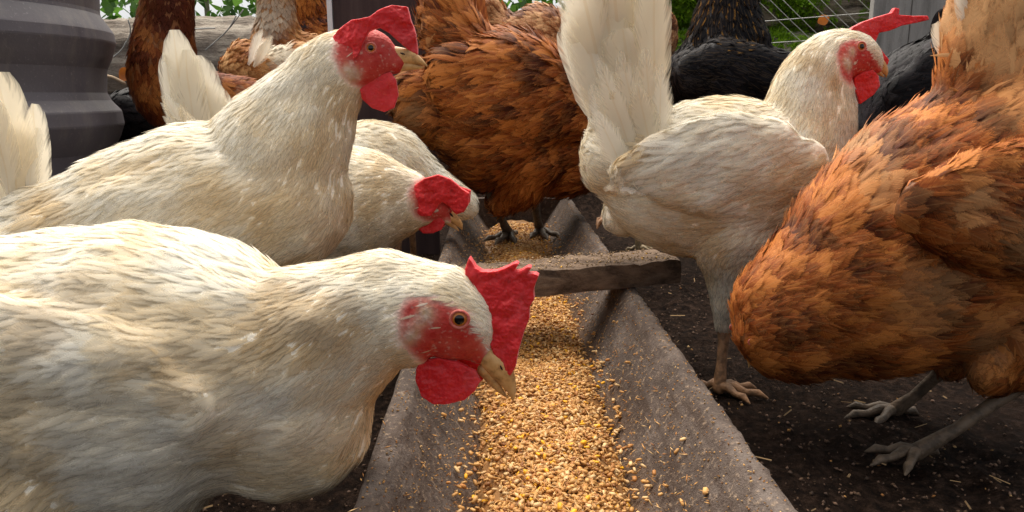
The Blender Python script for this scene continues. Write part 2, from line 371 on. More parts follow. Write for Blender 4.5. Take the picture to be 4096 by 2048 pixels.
def build_grain():
    xs = np.linspace(-.1, .1, 50); ys = np.linspace(.2, 1.75, 240); V = [(AX(y) + x, y, gz(AX(y) + x, y) - .002) for y in ys for x in xs]
    idx = np.arange(len(V)).reshape(len(ys), len(xs)); Q = np.stack([idx[:-1, :-1], idx[:-1, 1:], idx[1:, 1:], idx[1:, :-1]], -1).reshape(-1, 4)
    N1 = 23000
    # one low-poly grain: two rings of five + two tips
    ring = 5; base = [(-1, 0, 0)] + [(x, math.cos(2 * math.pi * k / ring) * r, math.sin(2 * math.pi * k / ring) * r) for x, r in ((-.5, .85), (.5, .8)) for k in range(ring)] + [(1, 0, 0)]
    base = np.array(base); F = []
    for k in range(ring):
        k2 = (k + 1) % ring; F += [(0, 1 + k2, 1 + k), (1 + k, 1 + k2, 6 + k2), (1 + k, 6 + k2, 6 + k), (11, 6 + k, 6 + k2)]
    F = np.array(F)
    base0, F0 = base, F; base1 = np.array([(-1, 0, 0), (0, 1, .2), (.1, .1, 1), (0, -1, 0), (0, -.1, -1), (1, 0, 0)], float); F1 = np.array([(0, 2, 1), (0, 3, 2), (0, 4, 3), (0, 1, 4), (5, 1, 2), (5, 2, 3), (5, 3, 4), (5, 4, 1)])
    def grains(P, L, Wd, Cc, tilt, name, mat, parent, label=None, cat=None):
        base, F = (base0, F0) if name == 'loose_grain' else (base1, F1); nb = len(base); n = len(P); a = rng.uniform(0, 2 * np.pi, n); e = rng.normal(0, tilt, n)
        dx = np.stack([np.cos(a) * np.cos(e), np.sin(a) * np.cos(e), np.sin(e)], 1)
        dy = np.stack([-np.sin(a), np.cos(a), np.zeros(n)], 1); dz = np.cross(dx, dy)
        V = P[:, None, :] + base[None, :, 0:1] * (L / 2)[:, None, None] * dx[:, None, :] + base[None, :, 1:2] * (Wd / 2)[:, None, None] * dy[:, None, :] + base[None, :, 2:3] * (Wd / 2.4)[:, None, None] * dz[:, None, :]
        Fa = (F[None] + (np.arange(n) * nb)[:, None, None]).reshape(-1, 3)
        o = mkq(name, V.reshape(-1, 3), Fa, mat, parent); setcol(o.data, 'tint', np.repeat(Cc, nb, axis=0))
        return tag(o, label, cat, kind='stuff')
    def pal(n, corn=.06):
        c = np.array([(.54, .27, .075), (.60, .33, .11), (.40, .165, .04), (.68, .45, .21), (.24, .09, .025)])[rng.choice(5, n, p=[.32, .26, .18, .17, .07])]
        c = c * rng.uniform(.8, 1.15, (n, 1)); k = rng.random(n) < corn; c[k] = np.array((.88, .43, .012)) * rng.uniform(.85, 1.1, (k.sum(), 1)); return c
    y = .26 + (1.7 - .26) * rng.random(N1) ** 1.45; hw = .064
    x = np.array([AX(a) for a in y]) + np.clip(rng.normal(0, .036, N1), -.098, .098)
    ins = []
    for i in range(N1):
        a = abs(x[i] - AX(y[i])); shell = .014 + max(0, a - .05) * 1.28
        z = gz(x[i], y[i]); ins.append(max(z, shell + .003) + rng.uniform(-.002, .0035))
    P = np.stack([x, y, np.array(ins)], 1)
    keep = (np.abs(x - np.array([AX(a) for a in y])) < .066 + .012 * rng.normal(size=N1)) | (rng.random(N1) < .09); P = P[keep]; n = len(P)
    g = tag(mkq('grain_bed', V, Q, M_GRAIN, None), 'bed of tan wheat grains and yellow cracked corn lying along the trough', 'grain', kind='stuff')
    setcol(g.data, 'tint', np.tile((.30, .15, .055), (len(V), 1)))
    L = rng.uniform(.0045, .0082, n); Wd = L * rng.uniform(.42, .68, n)
    o = grains(P, L, Wd, pal(n), .35, 'loose_grain', M_GRAIN, None, 'loose wheat grains and yellow corn pieces heaped in the trough', 'grain')
    # husk splinters
    n = 7000; y = .3 + 1.3 * rng.random(n) ** 1.4; x = np.array([AX(a) for a in y]) + rng.normal(0, .04, n); x = np.clip(x, -.09, .13)
    z = np.array([max(gz(x[i], y[i]), .014 + max(0, abs(x[i] - AX(y[i])) - .05) * 1.28) + .004 for i in range(n)])
    grains(np.stack([x, y, z], 1), rng.uniform(.004, .010, n), rng.uniform(.0006, .0014, n), pal(n, .0) * 1.15, .5, 'husk', M_GRAIN, None, 'thin straw coloured husks scattered over the grain', 'husks')
    # dust crumbs on trough walls and rims
    n = 9000; y = .25 + 1.4 * rng.random(n) ** 1.3; a = rng.uniform(-.128, .128, n); x = np.array([AX(v) for v in y]) + a
    z = np.array([.104 if abs(v) > .113 else .0155 + max(0, abs(v) - .05) * 1.34 for v in a])
    c = pal(n, .004) * rng.uniform(.25, 1., (n, 1)); grains(np.stack([x, y, z], 1), rng.uniform(.001, .0034, n), rng.uniform(.0008, .002, n), c, .5, 'wall_crumb', M_CRUMB, None, 'small meal crumbs stuck to the sloping trough walls', 'crumbs')
    # soil crumbs
    n = 17000; y = .3 + 2.2 * rng.random(n) ** 1.6; x = rng.uniform(-.5, .85, n) * (y + .25)
    k = (np.abs(x - .03) > .145) & np.array([noise.noise((x[i] * 5, y[i] * 5, 8)) + .5 * noise.noise((x[i] * 17, y[i] * 17, 8)) > -.35 + random.uniform(-.25, .25) for i in range(n)]); x = x[k]; y = y[k]; n = len(x); z = .006 * np.array([noise.noise((x[i] * 9, y[i] * 9, 1)) for i in range(n)]) + .006 * np.array([noise.noise((x[i] * 34, y[i] * 34, 2)) for i in range(n)]) + .002
    z += .30 * np.clip((y - 1.95) / .5, 0, 1) ** 2 * (x < .4)
    c = np.where(rng.random((n, 1)) < .06, pal(n, .03) * .6, np.array((.05, .031, .024)) * rng.uniform(.4, 2.2, (n, 1)))
    s = rng.uniform(.0015, .006, n); grains(np.stack([x, y, z], 1), s, s * rng.uniform(.4, .9, n), c, .6, 'soil_crumb', M_CRUMB, None, 'clods, crumbs and stray grains scattered over dark soil', 'soil crumbs')
build_grain()
def straw():
    n = 420; V = []; F = []; col = []
    for i in range(n):
        y = .35 + 1.6 * random.random() ** 1.3; x = random.uniform(-.4, .8) * (y + .3)
        if abs(x - .03) < .15: continue
        a = random.uniform(0, 6.28); L = random.uniform(.006, .022); wd = random.uniform(.0004, .0011); z = .007 + .006 * noise.noise((x * 9, y * 9, 1)); o = len(V)
        d = Vector((math.cos(a), math.sin(a), random.uniform(-.1, .15))) * L; s_ = Vector((-math.sin(a), math.cos(a), 0)) * wd; p = Vector((x, y, z)); up = Vector((0, 0, wd))
        V += [p - s_, p + s_, p + up, p + d - s_, p + d + s_, p + d + up]; F += [(o, o + 3, o + 5, o + 2), (o + 2, o + 5, o + 4, o + 1), (o, o + 2, o + 1), (o + 3, o + 4, o + 5), (o, o + 1, o + 4, o + 3)]
        f_ = random.uniform(.25, .8); c = tuple(f_ * k for k in (.42, .28, .14)); col += [c] * 6
    o = mk('straw_bits', V, F, M_CRUMB, None, False); setcol(o.data, 'tint', np.array(col)); tag(o, 'short bits of pale straw lying loose on the dark soil', 'straw', kind='stuff')
straw()
def build_bar():
    y0, z0 = .885, .104; yaw = R(20)
    V = []; n = 46
    sec = [(-.035, .0), (-.037, .015), (-.033, .030), (-.016, .0315), (.016, .032), (.033, .030), (.037, .015), (.035, .0)]
    for i in range(n):
        s = -.17 + (.205 + .17) * i / (n - 1)
        for a, b in sec:
            j = .0016 * noise.noise((s * 30, a * 60, b * 90)) + .0012 * noise.noise((s * 120, a * 90, 3))
            b2 = b + j * (2 if b > .01 else .3) + .0015
            V.append((s * math.cos(yaw) - a * math.sin(yaw) + .01, y0 + s * math.sin(yaw) + a * math.cos(yaw) + j, z0 + b2))
    m = len(sec); Q = [(i * m + k, (i + 1) * m + k, (i + 1) * m + (k + 1) % m, i * m + (k + 1) % m) for i in range(n - 1) for k in range(m)]
    Q += [tuple(range(m)), tuple((n - 1) * m + k for k in range(m))[::-1]]
    o = mk('wooden_crossbar', V, Q, M_BAR, None, True); tag(o, 'thick weathered wooden bar laid across the trough, dusted with meal', 'wooden bar')
    o.data.set_sharp_from_angle(angle=R(40))
build_bar()
def bar_crumbs():
    n = 1500; V = []; F = []; col = []; yaw = R(20)
    for i in range(n):
        s_ = random.uniform(-.16, .2); a_ = random.uniform(-.033, .033); r = random.uniform(.0007, .0022)
        p = Vector((s_ * math.cos(yaw) - a_ * math.sin(yaw) + .01, .885 + s_ * math.sin(yaw) + a_ * math.cos(yaw), .104 + .034)); o = len(V)
        d = [Vector((random.gauss(0, 1), random.gauss(0, 1), random.gauss(0, .6))).normalized() * r for _ in range(4)]
        V += [p + k for k in d]; F += [(o, o + 1, o + 2), (o, o + 2, o + 3), (o, o + 3, o + 1), (o + 1, o + 3, o + 2)]
        f_ = random.uniform(.25, .95); c = (.95, .5, .02) if random.random() < .01 else tuple(f_ * k for k in (.5, .34, .19)); col += [c] * 4
    o = mk('meal_crumb', V, F, M_CRUMB); setcol(o.data, 'tint', np.array(col)); tag(o, 'pale meal crumbs dusted over the top of the wooden bar', 'crumbs', kind='stuff')
bar_crumbs()

def lathe(prof, c, seg=72):
    V = [(c[0] + r * math.cos(2 * math.pi * k / seg), c[1] + r * math.sin(2 * math.pi * k / seg), z) for r, z in prof for k in range(seg)]
    Q = [(i * seg + k, i * seg + (k + 1) % seg, (i + 1) * seg + (k + 1) % seg, (i + 1) * seg + k) for i in range(len(prof) - 1) for k in range(seg)]
    return V, Q
def build_barrel():
    D = 1.15; sil = [(60, -60), (92, -30), (93, 8), (108, 28), (110.5, 39), (106, 56), (101, 68), (101, 92), (106, 101), (117, 112), (120, 126), (116, 140), (109, 155), (108, 175), (112, 190), (124, 200), (128, 215), (120, 235), (112, 250), (112, 300)]
    cx = aty(-75, 100, D).x; prof = []
    for x, y in sil:
        p = aty(x, y, D); prof.append(((p.x - cx) * .915, p.z))
    prof = [p for p in prof if p[1] > 0] + [(prof[-1][0], 0.0)]
    prof = [(.02, prof[0][1] + .01)] + prof
    P = []
    for i, p in enumerate(prof):
        if 0 < i < len(prof) - 1:
            a0, a1, a2 = (np.array(prof[k]) for k in (i - 1, i, i + 1)); P += [a1 + (a0 - a1) * .07, a1 + (a2 - a1) * .07]
        else: P.append(np.array(p))
    v, q = lathe(P, (cx, D)); o = mk('plastic_barrel', v, q, M_BARREL); tag(o, 'dark grey ribbed plastic barrel at the left edge behind the hens', 'barrel')
    o.data.set_sharp_from_angle(angle=R(9))
build_barrel()
def build_log(name, x0, x1, y, z, r, mat, label, moss=False, sy=0):
    n = int((x1 - x0) / .012); m = 48; V = []
    for i in range(n + 1):
        x = x0 + (x1 - x0) * i / n
        for k in range(m):
            a = 2 * math.pi * k / m; cy, cz = math.cos(a), math.sin(a)
            g = noise.noise((x * 3, cy * 3.4 * r * 10, cz * 3.4 * r * 10)); g2 = noise.noise((x * 14, cy * 9, cz * 9))
            rr = r * (1 + .12 * g) + .012 * -abs(g2) + .006 * noise.noise((x * 40, cy * 30, cz * 30))
            V.append((x, y + sy * (x - x0) + rr * cy, z + rr * cz))
    Q = [(i * m + k, (i + 1) * m + k, (i + 1) * m + (k + 1) % m, i * m + (k + 1) % m) for i in range(n) for k in range(m)]
    Q += [tuple(range(m)), tuple(n * m + k for k in range(m))[::-1]]
    o = mk(name, V, Q, mat); return tag(o, label, 'log')
build_log('fallen_log', -1.6, -.28, 2.35, .44, .125, M_BARK, 'grey furrowed log lying behind the hens on the left, under the leaves')
build_log('fallen_log', -1.7, -.3, 2.28, .24, .10, M_BARK, 'lower dark log in shade underneath the grey furrowed log')
build_log('fallen_log', .42, 1.35, 2.5, .20, .13, M_MOSS, 'lowest mossy log at the foot of the green pile')
mlog = build_log('fallen_log', .40, 1.35, 2.5, .42, .12, M_MOSS, 'green mossy log behind the wire, between black hen and grey boards')
build_log('fallen_log', .38, 1.4, 2.56, .64, .12, M_MOSS, 'uppermost mossy log of the green pile at the top of the picture')
def blades(name, P, N, L, Wd, mat, label, cat, tintv=None, parent=None):
    n = len(P); a = rng.normal(size=(n, 3)); s = np.cross(N, a); s /= np.linalg.norm(s, axis=1)[:, None]
    V = np.stack([P - s * Wd[:, None] * .5, P + s * Wd[:, None] * .5, P + N * L[:, None] * .6 + s * Wd[:, None] * .4, P + N * L[:, None] + s * 0], 1)
    V[:, 3] = P + N * L[:, None]; V2 = np.stack([P, P + N * L[:, None] * .45 - s * Wd[:, None] * .5, P + N * L[:, None], P + N * L[:, None] * .45 + s * Wd[:, None] * .5], 1)
    Q = np.arange(n * 4).reshape(n, 4); o = mkq(name, V2.reshape(-1, 3), Q, mat, parent, False)
    t = rng.random(n) if tintv is None else tintv; setcol(o.data, 'tint', np.repeat(np.tile(t[:, None], (1, 3)), 4, axis=0))
    return tag(o, label, cat, kind='stuff')
def moss():
    n = 30000; x = rng.uniform(.42, 1.35, n); a = rng.uniform(-.3, math.pi * .5 + .6, n) + math.pi * .5
    k = np.array([noise.noise((x[i] * 7, a[i] * 1.6, 3)) + .4 * noise.noise((x[i] * 22, a[i] * 5, 3)) for i in range(n)]) > -.12
    x = x[k]; a = a[k]; n = len(x); which = rng.integers(0, 3, n); cz = np.array([.20, .42, .64])[which]; r = np.array([.13, .12, .12])[which] * .99; cy = np.array([2.5, 2.5, 2.56])[which]
    N = np.stack([np.zeros(n), np.cos(a), np.sin(a)], 1); P = np.stack([x, cy, cz], 1) + N * r[:, None]
    N = N + rng.normal(0, .5, (n, 3)); N /= np.linalg.norm(N, axis=1)[:, None]
    blades('moss', P, N, rng.uniform(.01, .026, n), rng.uniform(.005, .012, n), M_MTUFT, 'bright green moss growing in cushions over the log pile', 'moss')
moss()
def shrub(x0, x1, z0, z1, y, n, label):
    t = empty('leafy_bush', ((x0 + x1) / 2, y, 0), label, 'bush')
    for k in range(5):
        xa = x0 + (x1 - x0) * (k + .5) / 5
        pts = [Vector((xa + .1 * math.sin(k + i), y + .05 * i, (z1 * .9) * i / 4)) for i in range(5)]
        v, q = loft(pts, [.018 - .003 * i for i in range(5)], [.018 - .003 * i for i in range(5)], seg=8, cap=1)
        mk('stem', v, q, M_BARK, t)
    P = np.stack([rng.uniform(x0, x1, n), y + rng.normal(0, .22, n), rng.uniform(z0, z1, n)], 1)
    k = np.array([noise.noise((p[0] * 6, p[1] * 3, p[2] * 6)) for p in P]) > -.28; P = P[k]; n = len(P)
    N = rng.normal(size=(n, 3)) + np.array((0, -.2, -.2)); N /= np.linalg.norm(N, axis=1)[:, None]
    o = blades('foliage', P, N, rng.uniform(.03, .07, n), rng.uniform(.02, .045, n), M_LEAF, None, None, parent=t)
shrub(-1.95, -.4, .42, 1.4, 3.1, 5200, 'green leafy bush with bright gaps above the log at top left')
shrub(.35, 2.6, .5, 1.6, 3.6, 5000, 'green leafy bush above the mossy logs near the grey boards')
shrub(-.45, .4, .3, 1.4, 3.3, 2600, 'dark leafy bush behind the brown board and the brown hens')
def planks():
    D = 1.95; e = empty('board_wall', (aty(910, 60, D).x, D, 0), 'weathered grey upright boards behind the second black hen, top right', 'board wall')
    xs = [866, 904, 958, 1012, 1075]
    for a, b2 in zip(xs[:-1], xs[1:]):
        v, q = box(aty(a, 60, D).x + .0015, aty(b2, 60, D).x - .0015, D - .012 + random.uniform(-.002, .002), D + .012, 0, .95, .0015); mk('board', v, q, M_GREY, e, False)
    D = 1.6; x0, x1 = aty(337, 60, D).x, aty(436, 60, D).x
    e = empty('brown_board', ((x0 + x1) / 2, D, 0), 'dark brown panel standing behind the head of the upright white hen', 'board')
    v, q = box(x0, x1, D - .012, D + .012, 0, .9); mk('panel', v, q, M_BOARD, e, False)
    v, q = box(x0 - .012, x0 - .002, D - .016, D + .014, 0, .9); mk('white_edge', v, q, M_WHITE, e, False)
planks()
def wirefence():
    D = 2.12; e = empty('wire_fence', (aty(815, 60, D).x, D, 0), 'slanting galvanised wires of a sagging fence in front of the mossy logs', 'wire fence')
    for i in range(9):
        a = aty(745 + i * 17, -12 + (i % 3) * 4, D - .02 * (i % 2)); b2 = aty(835 + i * 17, 52 + (i % 3) * 5 + 60 * .3, D)
        p = [a.lerp(b2, t) + Vector((0, 0, -.006 * math.sin(t * math.pi))) for t in np.linspace(0, 1, 7)]
        v, q = loft(p, [.0011] * 7, [.0011] * 7, seg=6, cap=1); mk('wire', v, q, M_WIRE, e)
    for i in range(4):
        a = aty(755, 22 + i * 22, D); b2 = aty(880, 12 + i * 24, D); p = [a.lerp(b2, t) for t in np.linspace(0, 1, 5)]
        v, q = loft(p, [.0013] * 5, [.0013] * 5, seg=6, cap=1); mk('wire', v, q, M_WIRE, e)
    for xx in (742, 884):
        a = aty(xx, 60, D); v, q = loft([Vector((a.x, D, 0)), Vector((a.x, D, .45)), Vector((a.x, D, .85))], [.006] * 3, [.006] * 3, seg=8, cap=1); mk('post', v, q, M_WIRE, e)
    e = empty('loose_wire', aty(190, 60, 2.15), 'thin loose wires and stems slanting across the grey log', 'wire')
    for (x0, y0, x1, y1) in ((243, 10, 205, 50), (236, 16, 212, 44), (128, 20, 126, 42), (126, 42, 108, 60), (215, 28, 160, 30)):
        a, b2 = aty(x0, y0, 2.13), aty(x1, y1, 2.16); p = [a.lerp(b2, t) + Vector((.01 * math.sin(3 * t), 0, 0)) for t in np.linspace(0, 1, 6)]
        v, q = loft(p, [.0018] * 6, [.0018] * 6, seg=6, cap=1); mk('wire', v, q, M_WIRE, e)
wirefence()
def leaf(px, py, y, s, label, mat=M_DRY, rot=0.):
    V = []; Q = []; c = aty(px, py, y)
    for i in range(7):
        t = i / 6; w_ = math.sin(math.pi * (t * .92 + .06)) * .45
        for j in (-1, 0, 1):
            p = Vector(((t - .5) * s, .12 * s * abs(j) * -1 + .06 * s * math.sin(t * 5), j * w_ * s + .02 * s * math.sin(9 * t + j)))
            V.append(c + Vector((p.x * math.cos(rot) - p.z * math.sin(rot), p.y, p.x * math.sin(rot) + p.z * math.cos(rot))))
    Q = [(i * 3 + j, i * 3 + 3 + j, i * 3 + 4 + j, i * 3 + 1 + j) for i in range(6) for j in range(2)]
    o = mk('dry_leaf', V, Q, mat); setcol(o.data, 'tint', np.tile((.5, .5, .5), (len(V), 1))); tag(o, label, 'leaf')
leaf(126, 74, 2.2, .045, 'orange fallen leaf caught on the grey log beside the barrel', rot=.9)
leaf(151, 34, 2.22, .022, 'small orange leaf lying on top of the grey log', rot=.2)
leaf(823, 20, 2.3, .035, 'orange and yellow leaf on the green moss behind the wires', rot=.4)
def stick(px0, py0, px1, py1, y, r, label):
    a, b2 = aty(px0, py0, y), aty(px1, py1, y + .02); p = [a.lerp(b2, t) + Vector((0, 0, .004 * math.sin(4 * t))) for t in np.linspace(0, 1, 6)]
    v, q = loft(p, [r] * 6, [r * .8] * 6, seg=8, cap=1); tag(mk('stick', v, q, M_TWIG), label, 'stick')
stick(103, 76, 124, 82, 2.17, .006, 'pale broken stick lying beside the orange leaf')
def chips():
    for i, (px, py, s, lab) in enumerate(((590, 194, .035, 'pale wood chip on the soil under the brown hen, left one of three'), (600, 197, .03, 'pale wood chip on the soil under the brown hen, middle one of three'), (610, 193, .028, 'pale wood chip on the soil under the brown hen, right one of three'))):
        p = atz(px, py, .012); v, q = box(-s, s, -.008, .008, -.003, .003, .003); a = .3 * i
        v = [p + Vector((u.x * math.cos(a) - u.y * math.sin(a), u.x * math.sin(a) + u.y * math.cos(a), u.z)) for u in v]
        tag(mk('wood_chip', v, q, M_TWIG, None, False), lab, 'wood chip')
chips()

# ---------------------------------------------------------------- hens
GROUP = 'hens crowding round the feed trough'
class Hen:
    def __init__(s, label, y, anchor, yaw, kind, sk=None, vox=.0035, den=1.0, group=GROUP, rs=.82):
        s.p0 = aty(anchor[0], anchor[1], y); s.yaw = R(yaw); s.n = Vector((-math.sin(s.yaw), math.cos(s.yaw), 0)); s.t = Vector((math.cos(s.yaw), math.sin(s.yaw), 0))
        s.kind = kind; s.sk = SK[sk or kind]; s.vox = vox; s.den = den; s.rs = rs; s.label = label
        s.root = empty('hen', (s.p0.x, s.p0.y, 0), label, 'hen', group)
        s.parts = []; s.seg = []; s.face = None; s.stains = []; s.legs = []; s.feet = []; s.lift = .10; s.lobes = []
    def P(s, px, py, off=0.0):
        d = ray(px, py); t = (s.p0 - CAMP).dot(s.n) / d.dot(s.n); p = CAMP + d * t
        m = t / FPX; return p + s.n * (off * m), m
    def px(s, p):
        q = Vector(p); h = (q - s.p0).dot(s.n); q = q - s.n * (2 * h) if h > 0 else q; return topx(q)
    def chain(s, rows, off=0.0, rs=None, L=(6, 30), flow=1, both=False):
        """rows (px, py, r [, off]) head to tail"""
        rows = [tuple(r) + (0.,) * (4 - len(r)) for r in rows]; A = catmull(np.array(rows, float), 4); rs = rs or s.rs
        for sg in ((1, -1) if both else (1,)):
            P, ru = [], []
            for x, y, r, o in A:
                p, m = s.P(x, y, (o + off) * sg); P.append(p); ru.append(max(r, .5) * m)
            s.parts.append(loft(P, ru, [r * rs for r in ru], side=s.n, seg=22))
            for i in range(len(P) - 1):
                t = i / (len(P) - 1); d = (P[i + 1] - P[i]).normalized() * flow
                s.seg.append(((P[i] + P[i + 1]) / 2, ru[i], d, (L[0] + (L[1] - L[0]) * t) * .001))
    def build_body(s, smooth=6, bumpy=.0022):
        V, Q = merge(s.parts); me = remesh(V, Q, s.vox, smooth); co = coords(me).copy()
        nr = np.empty(len(co) * 3, np.float32); me.vertices.foreach_get('normal', nr); nr = nr.reshape(-1, 3)
        sp = np.array([noise.noise(tuple(c * 28)) + .5 * noise.noise(tuple(c * 60)) for c in co.astype(float)])
        fm = np.zeros(len(co)); lb = np.zeros(len(co)); lh = np.zeros(len(co))
        if s.face:
            for i, c in enumerate(co):
                x, y = s.px(c)
                if inpoly(x, y, s.face): fm[i] = 1
                for lx, ly, ax_, ay_, ro, hh in s.lobes:
                    ca, sa = math.cos(R(ro)), math.sin(R(ro)); ex = ((x - lx) * ca + (y - ly) * sa) / ax_; ey = (-(x - lx) * sa + (y - ly) * ca) / ay_; dd = math.hypot(ex, ey)
                    if dd < 1.3: lb[i] = max(lb[i], min(1, (1.25 - dd) * 3)); lh[i] = max(lh[i], hh * max(0, 1 - dd * dd))
        ed = np.empty(len(me.edges) * 2, np.int32); me.edges.foreach_get('vertices', ed); ed = ed.reshape(-1, 2)
        if s.face:
            deg = np.bincount(ed.ravel(), minlength=len(co)) + 1.
            for arr in (fm, lb, lh):
                for _ in range(3):
                    acc = arr + np.bincount(ed[:, 0], weights=arr[ed[:, 1]], minlength=len(co)) + np.bincount(ed[:, 1], weights=arr[ed[:, 0]], minlength=len(co)); arr[:] = acc / deg
        co += nr * (sp * bumpy * (1 - fm * .8) + lh * (s.p0.y / FPX))[:, None]
        me.vertices.foreach_set('co', co.ravel()); me.update()
        s.bvh = BVHTree.FromPolygons([tuple(c) for c in co], [tuple(p.vertices) for p in me.polygons])
        s.co, s.me = co, me
        # legs and feet are welded into the same mesh
        lv, lq = merge(s.legs) if s.legs else ([], [])
        n0 = len(co); Vall = [tuple(c) for c in co] + [tuple(v) for v in lv]; Fall = [tuple(p.vertices) for p in me.polygons] + [tuple(i + n0 for i in f) for f in lq]
        o = mk('body', Vall, Fall, s.sk, s.root); col = np.zeros((len(Vall), 3)); col[:n0, 0] = fm; col[:n0, 2] = lb; col[n0:, 1] = 1; setcol(o.data, 'skin', col); s.body = o
    def plume(s, n=4500, mat=None, wfac=.55, lift=None, grav=.35, hack=None):
        me = s.me; me.calc_loop_triangles(); T = np.empty(len(me.loop_triangles) * 3, np.int32); me.loop_triangles.foreach_get('vertices', T); T = T.reshape(-1, 3)
        A, B, D = s.co[T[:, 0]], s.co[T[:, 1]], s.co[T[:, 2]]; cr = np.cross(B - A, D - A); ar = np.linalg.norm(cr, axis=1); nn = cr / (ar[:, None] + 1e-12); cen = (A + B + D) / 3
        SP = np.array([tuple(g[0]) for g in s.seg]); SR = np.array([g[1] for g in s.seg]); SD = np.array([tuple(g[2]) for g in s.seg]); SL = np.array([g[3] for g in s.seg])
        def field(X):
            d = np.linalg.norm(X[:, None] - SP[None], axis=2) / SR[None]; w_ = 1 / (d ** 6 + 1e-3); w_ /= w_.sum(1)[:, None]
            return w_ @ SD, w_ @ SL
        ch = [field(cen[i:i + 20000]) for i in range(0, len(cen), 20000)]; Lc = np.concatenate([c[1] for c in ch])
        p = ar / (Lc ** 1.55); p /= p.sum(); n = int(n * s.den); pick = rng.choice(len(T), n, p=p)
        a, b2 = rng.random(n), rng.random(n); fl = a + b2 > 1; a[fl] = 1 - a[fl]; b2[fl] = 1 - b2[fl]
        X = A[pick] + (B - A)[pick] * a[:, None] + (D - A)[pick] * b2[:, None]; N = nn[pick]
        if s.face:
            k = np.array([(not inpoly(*s.px(x), s.face)) or (random.random() < .003) for x in X]); X, N = X[k], N[k]
        n = len(X); fd, L = field(X); fd = fd + np.array((0, 0, -grav)) * (1 - np.abs(N[:, 2:3])) + rng.normal(0, .13, (n, 3))
        L = L * rng.uniform(.75, 1.25, n); lf = s.lift if lift is None else lift
        wd = L * wfac * rng.uniform(.8, 1.2, n); wd[L < .016] *= .8
        rows = 6; prof = np.array([.45, .85, 1., .98, .8, .42])
        if wfac < .3: rows = 4; prof = np.array([.5, 1., .9, .4])
        V = np.empty((n, rows, 3, 3), np.float32); NO = np.empty((n, rows, 3, 3), np.float32)
        fn = s.bvh.find_nearest; nt_ = .13 if s.kind == 'white' else .24; cb = .05 if s.kind == 'white' else .2; rl = rng.uniform(.3, 1.8, n) * lf; ph = rng.random(n)
        for i in range(n):
            q = Vector(X[i]); nor = Vector(N[i]); d = Vector(fd[i]); li = L[i]; wi = wd[i]
            for r in range(rows):
                v = r / (rows - 1); d = d - nor * d.dot(nor)
                if d.length < 1e-4: d = nor.orthogonal()
                d.normalize(); sd_ = nor.cross(d); h = -.06 * li + li * rl[i] * (v ** 1.1) * 1.0 + .06 * li
                c0 = q + nor * h; w0 = wi * .5 * prof[r]; cm = nor * (-w0 * cb)
                for k, sg in enumerate((-1, 0, 1)):
                    vv = c0 + sd_ * (w0 * sg) + (cm if sg else Vector((0, 0, 0))); V[i, r, k] = vv
                    nv = nor + sd_ * (nt_ * sg) + d * (nt_ * .6); NO[i, r, k] = nv.normalized()
                if r < rows - 1:
                    q = q + d * (li / (rows - 1)); loc, nr_, _, _ = fn(q)
                    if loc is not None:
                        if nr_.dot(nor) > -.2: q = q.lerp(loc, .8); nor = nor.lerp(nr_, .6).normalized()
        base = (np.arange(n) * rows * 3)[:, None]; q = []
        for r in range(rows - 1):
            for k in range(2): q.append([r * 3 + k, (r + 1) * 3 + k, (r + 1) * 3 + k + 1, r * 3 + k + 1])
        Q = (np.array(q)[None] + base[:, :, None]).reshape(-1, 4)
        o = mkq('plumage', V.reshape(-1, 3), Q, mat or PL[s.kind], s.root); o['kind'] = 'stuff'; me2 = o.data
        s.uv(me2, np.tile(np.array([[k / 2, r / (rows - 1)] for r in range(rows) for k in range(3)]), (n, 1)))
        cl = np.array([.5 + .75 * noise.noise(tuple(x * 22)) + (.35 if s.kind != 'brown' else .75) * noise.noise(tuple(x * 60)) for x in X.astype(float)]); st = np.zeros(n)
        if s.stains:  # soft round patches pull feather tint towards a second colour at set spots
            for i in range(n):
                x, y = s.px(X[i])
                for (sx, sy, sr, stg) in s.stains:
                    dd = math.hypot(x - sx, y - sy) / sr
                    if dd < 1.25: st[i] = max(st[i], stg * min(1, max(0, (1.2 - dd + .3 * noise.noise((x * .05, y * .05, sx))) * 1.7)))
        col = np.stack([ph, np.clip(cl, 0, 1), st], 1); setcol(me2, 'tint', np.repeat(col, rows * 3, axis=0))
        me2.normals_split_custom_set_from_vertices(NO.reshape(-1, 3))
    def uv(s, me, arr):
        L = me.uv_layers.new(name='UVMap'); vi = np.empty(len(me.loops), np.int32); me.loops.foreach_get('vertex_index', vi); L.data.foreach_set('uv', arr[vi].astype(np.float32).ravel())
    def quill(s, bx, by, tx, ty, wpx, off0=0., off1=0., bow=0., mat=None, tilt=0., name='tail_feather', blunt=.7):
        (a, m), (b2, m2) = s.P(bx, by, off0), s.P(tx, ty, off1); d = (b2 - a); L = d.length; d = d.normalized(); vn = (s.n + Vector((0, 0, tilt))).normalized(); sd_ = d.cross(vn).normalized(); nn = sd_.cross(d).normalized()
        rows, cols = 14, 7; V, uvs = [], []; w0 = wpx * m * .5; ph = random.random() * 6
        for r in range(rows):
            v = r / (rows - 1); c = a + d * (L * v) + sd_ * (bow * L * math.sin(math.pi * v * .5) ** 2) + nn * (.04 * L * math.sin(v * 3 + ph))
            pr = (.25 + .75 * min(1, v * 2.6)) * (1 if v < blunt else math.sqrt(max(.02, 1 - ((v - blunt) / (1.02 - blunt)) ** 2)))
            for k in range(cols):
                u = k / (cols - 1) * 2 - 1
                V.append(c + sd_ * (u * w0 * pr) + nn * (abs(u) ** 1.5 * w0 * .28 + .05 * w0 * math.sin(v * 17 + u * 4 + ph))); uvs.append((.5 + (k / (cols - 1) - .5) * (.8 if name == 'tail_feather' else 1.), v * (.66 if name == 'tail_feather' else .9)))
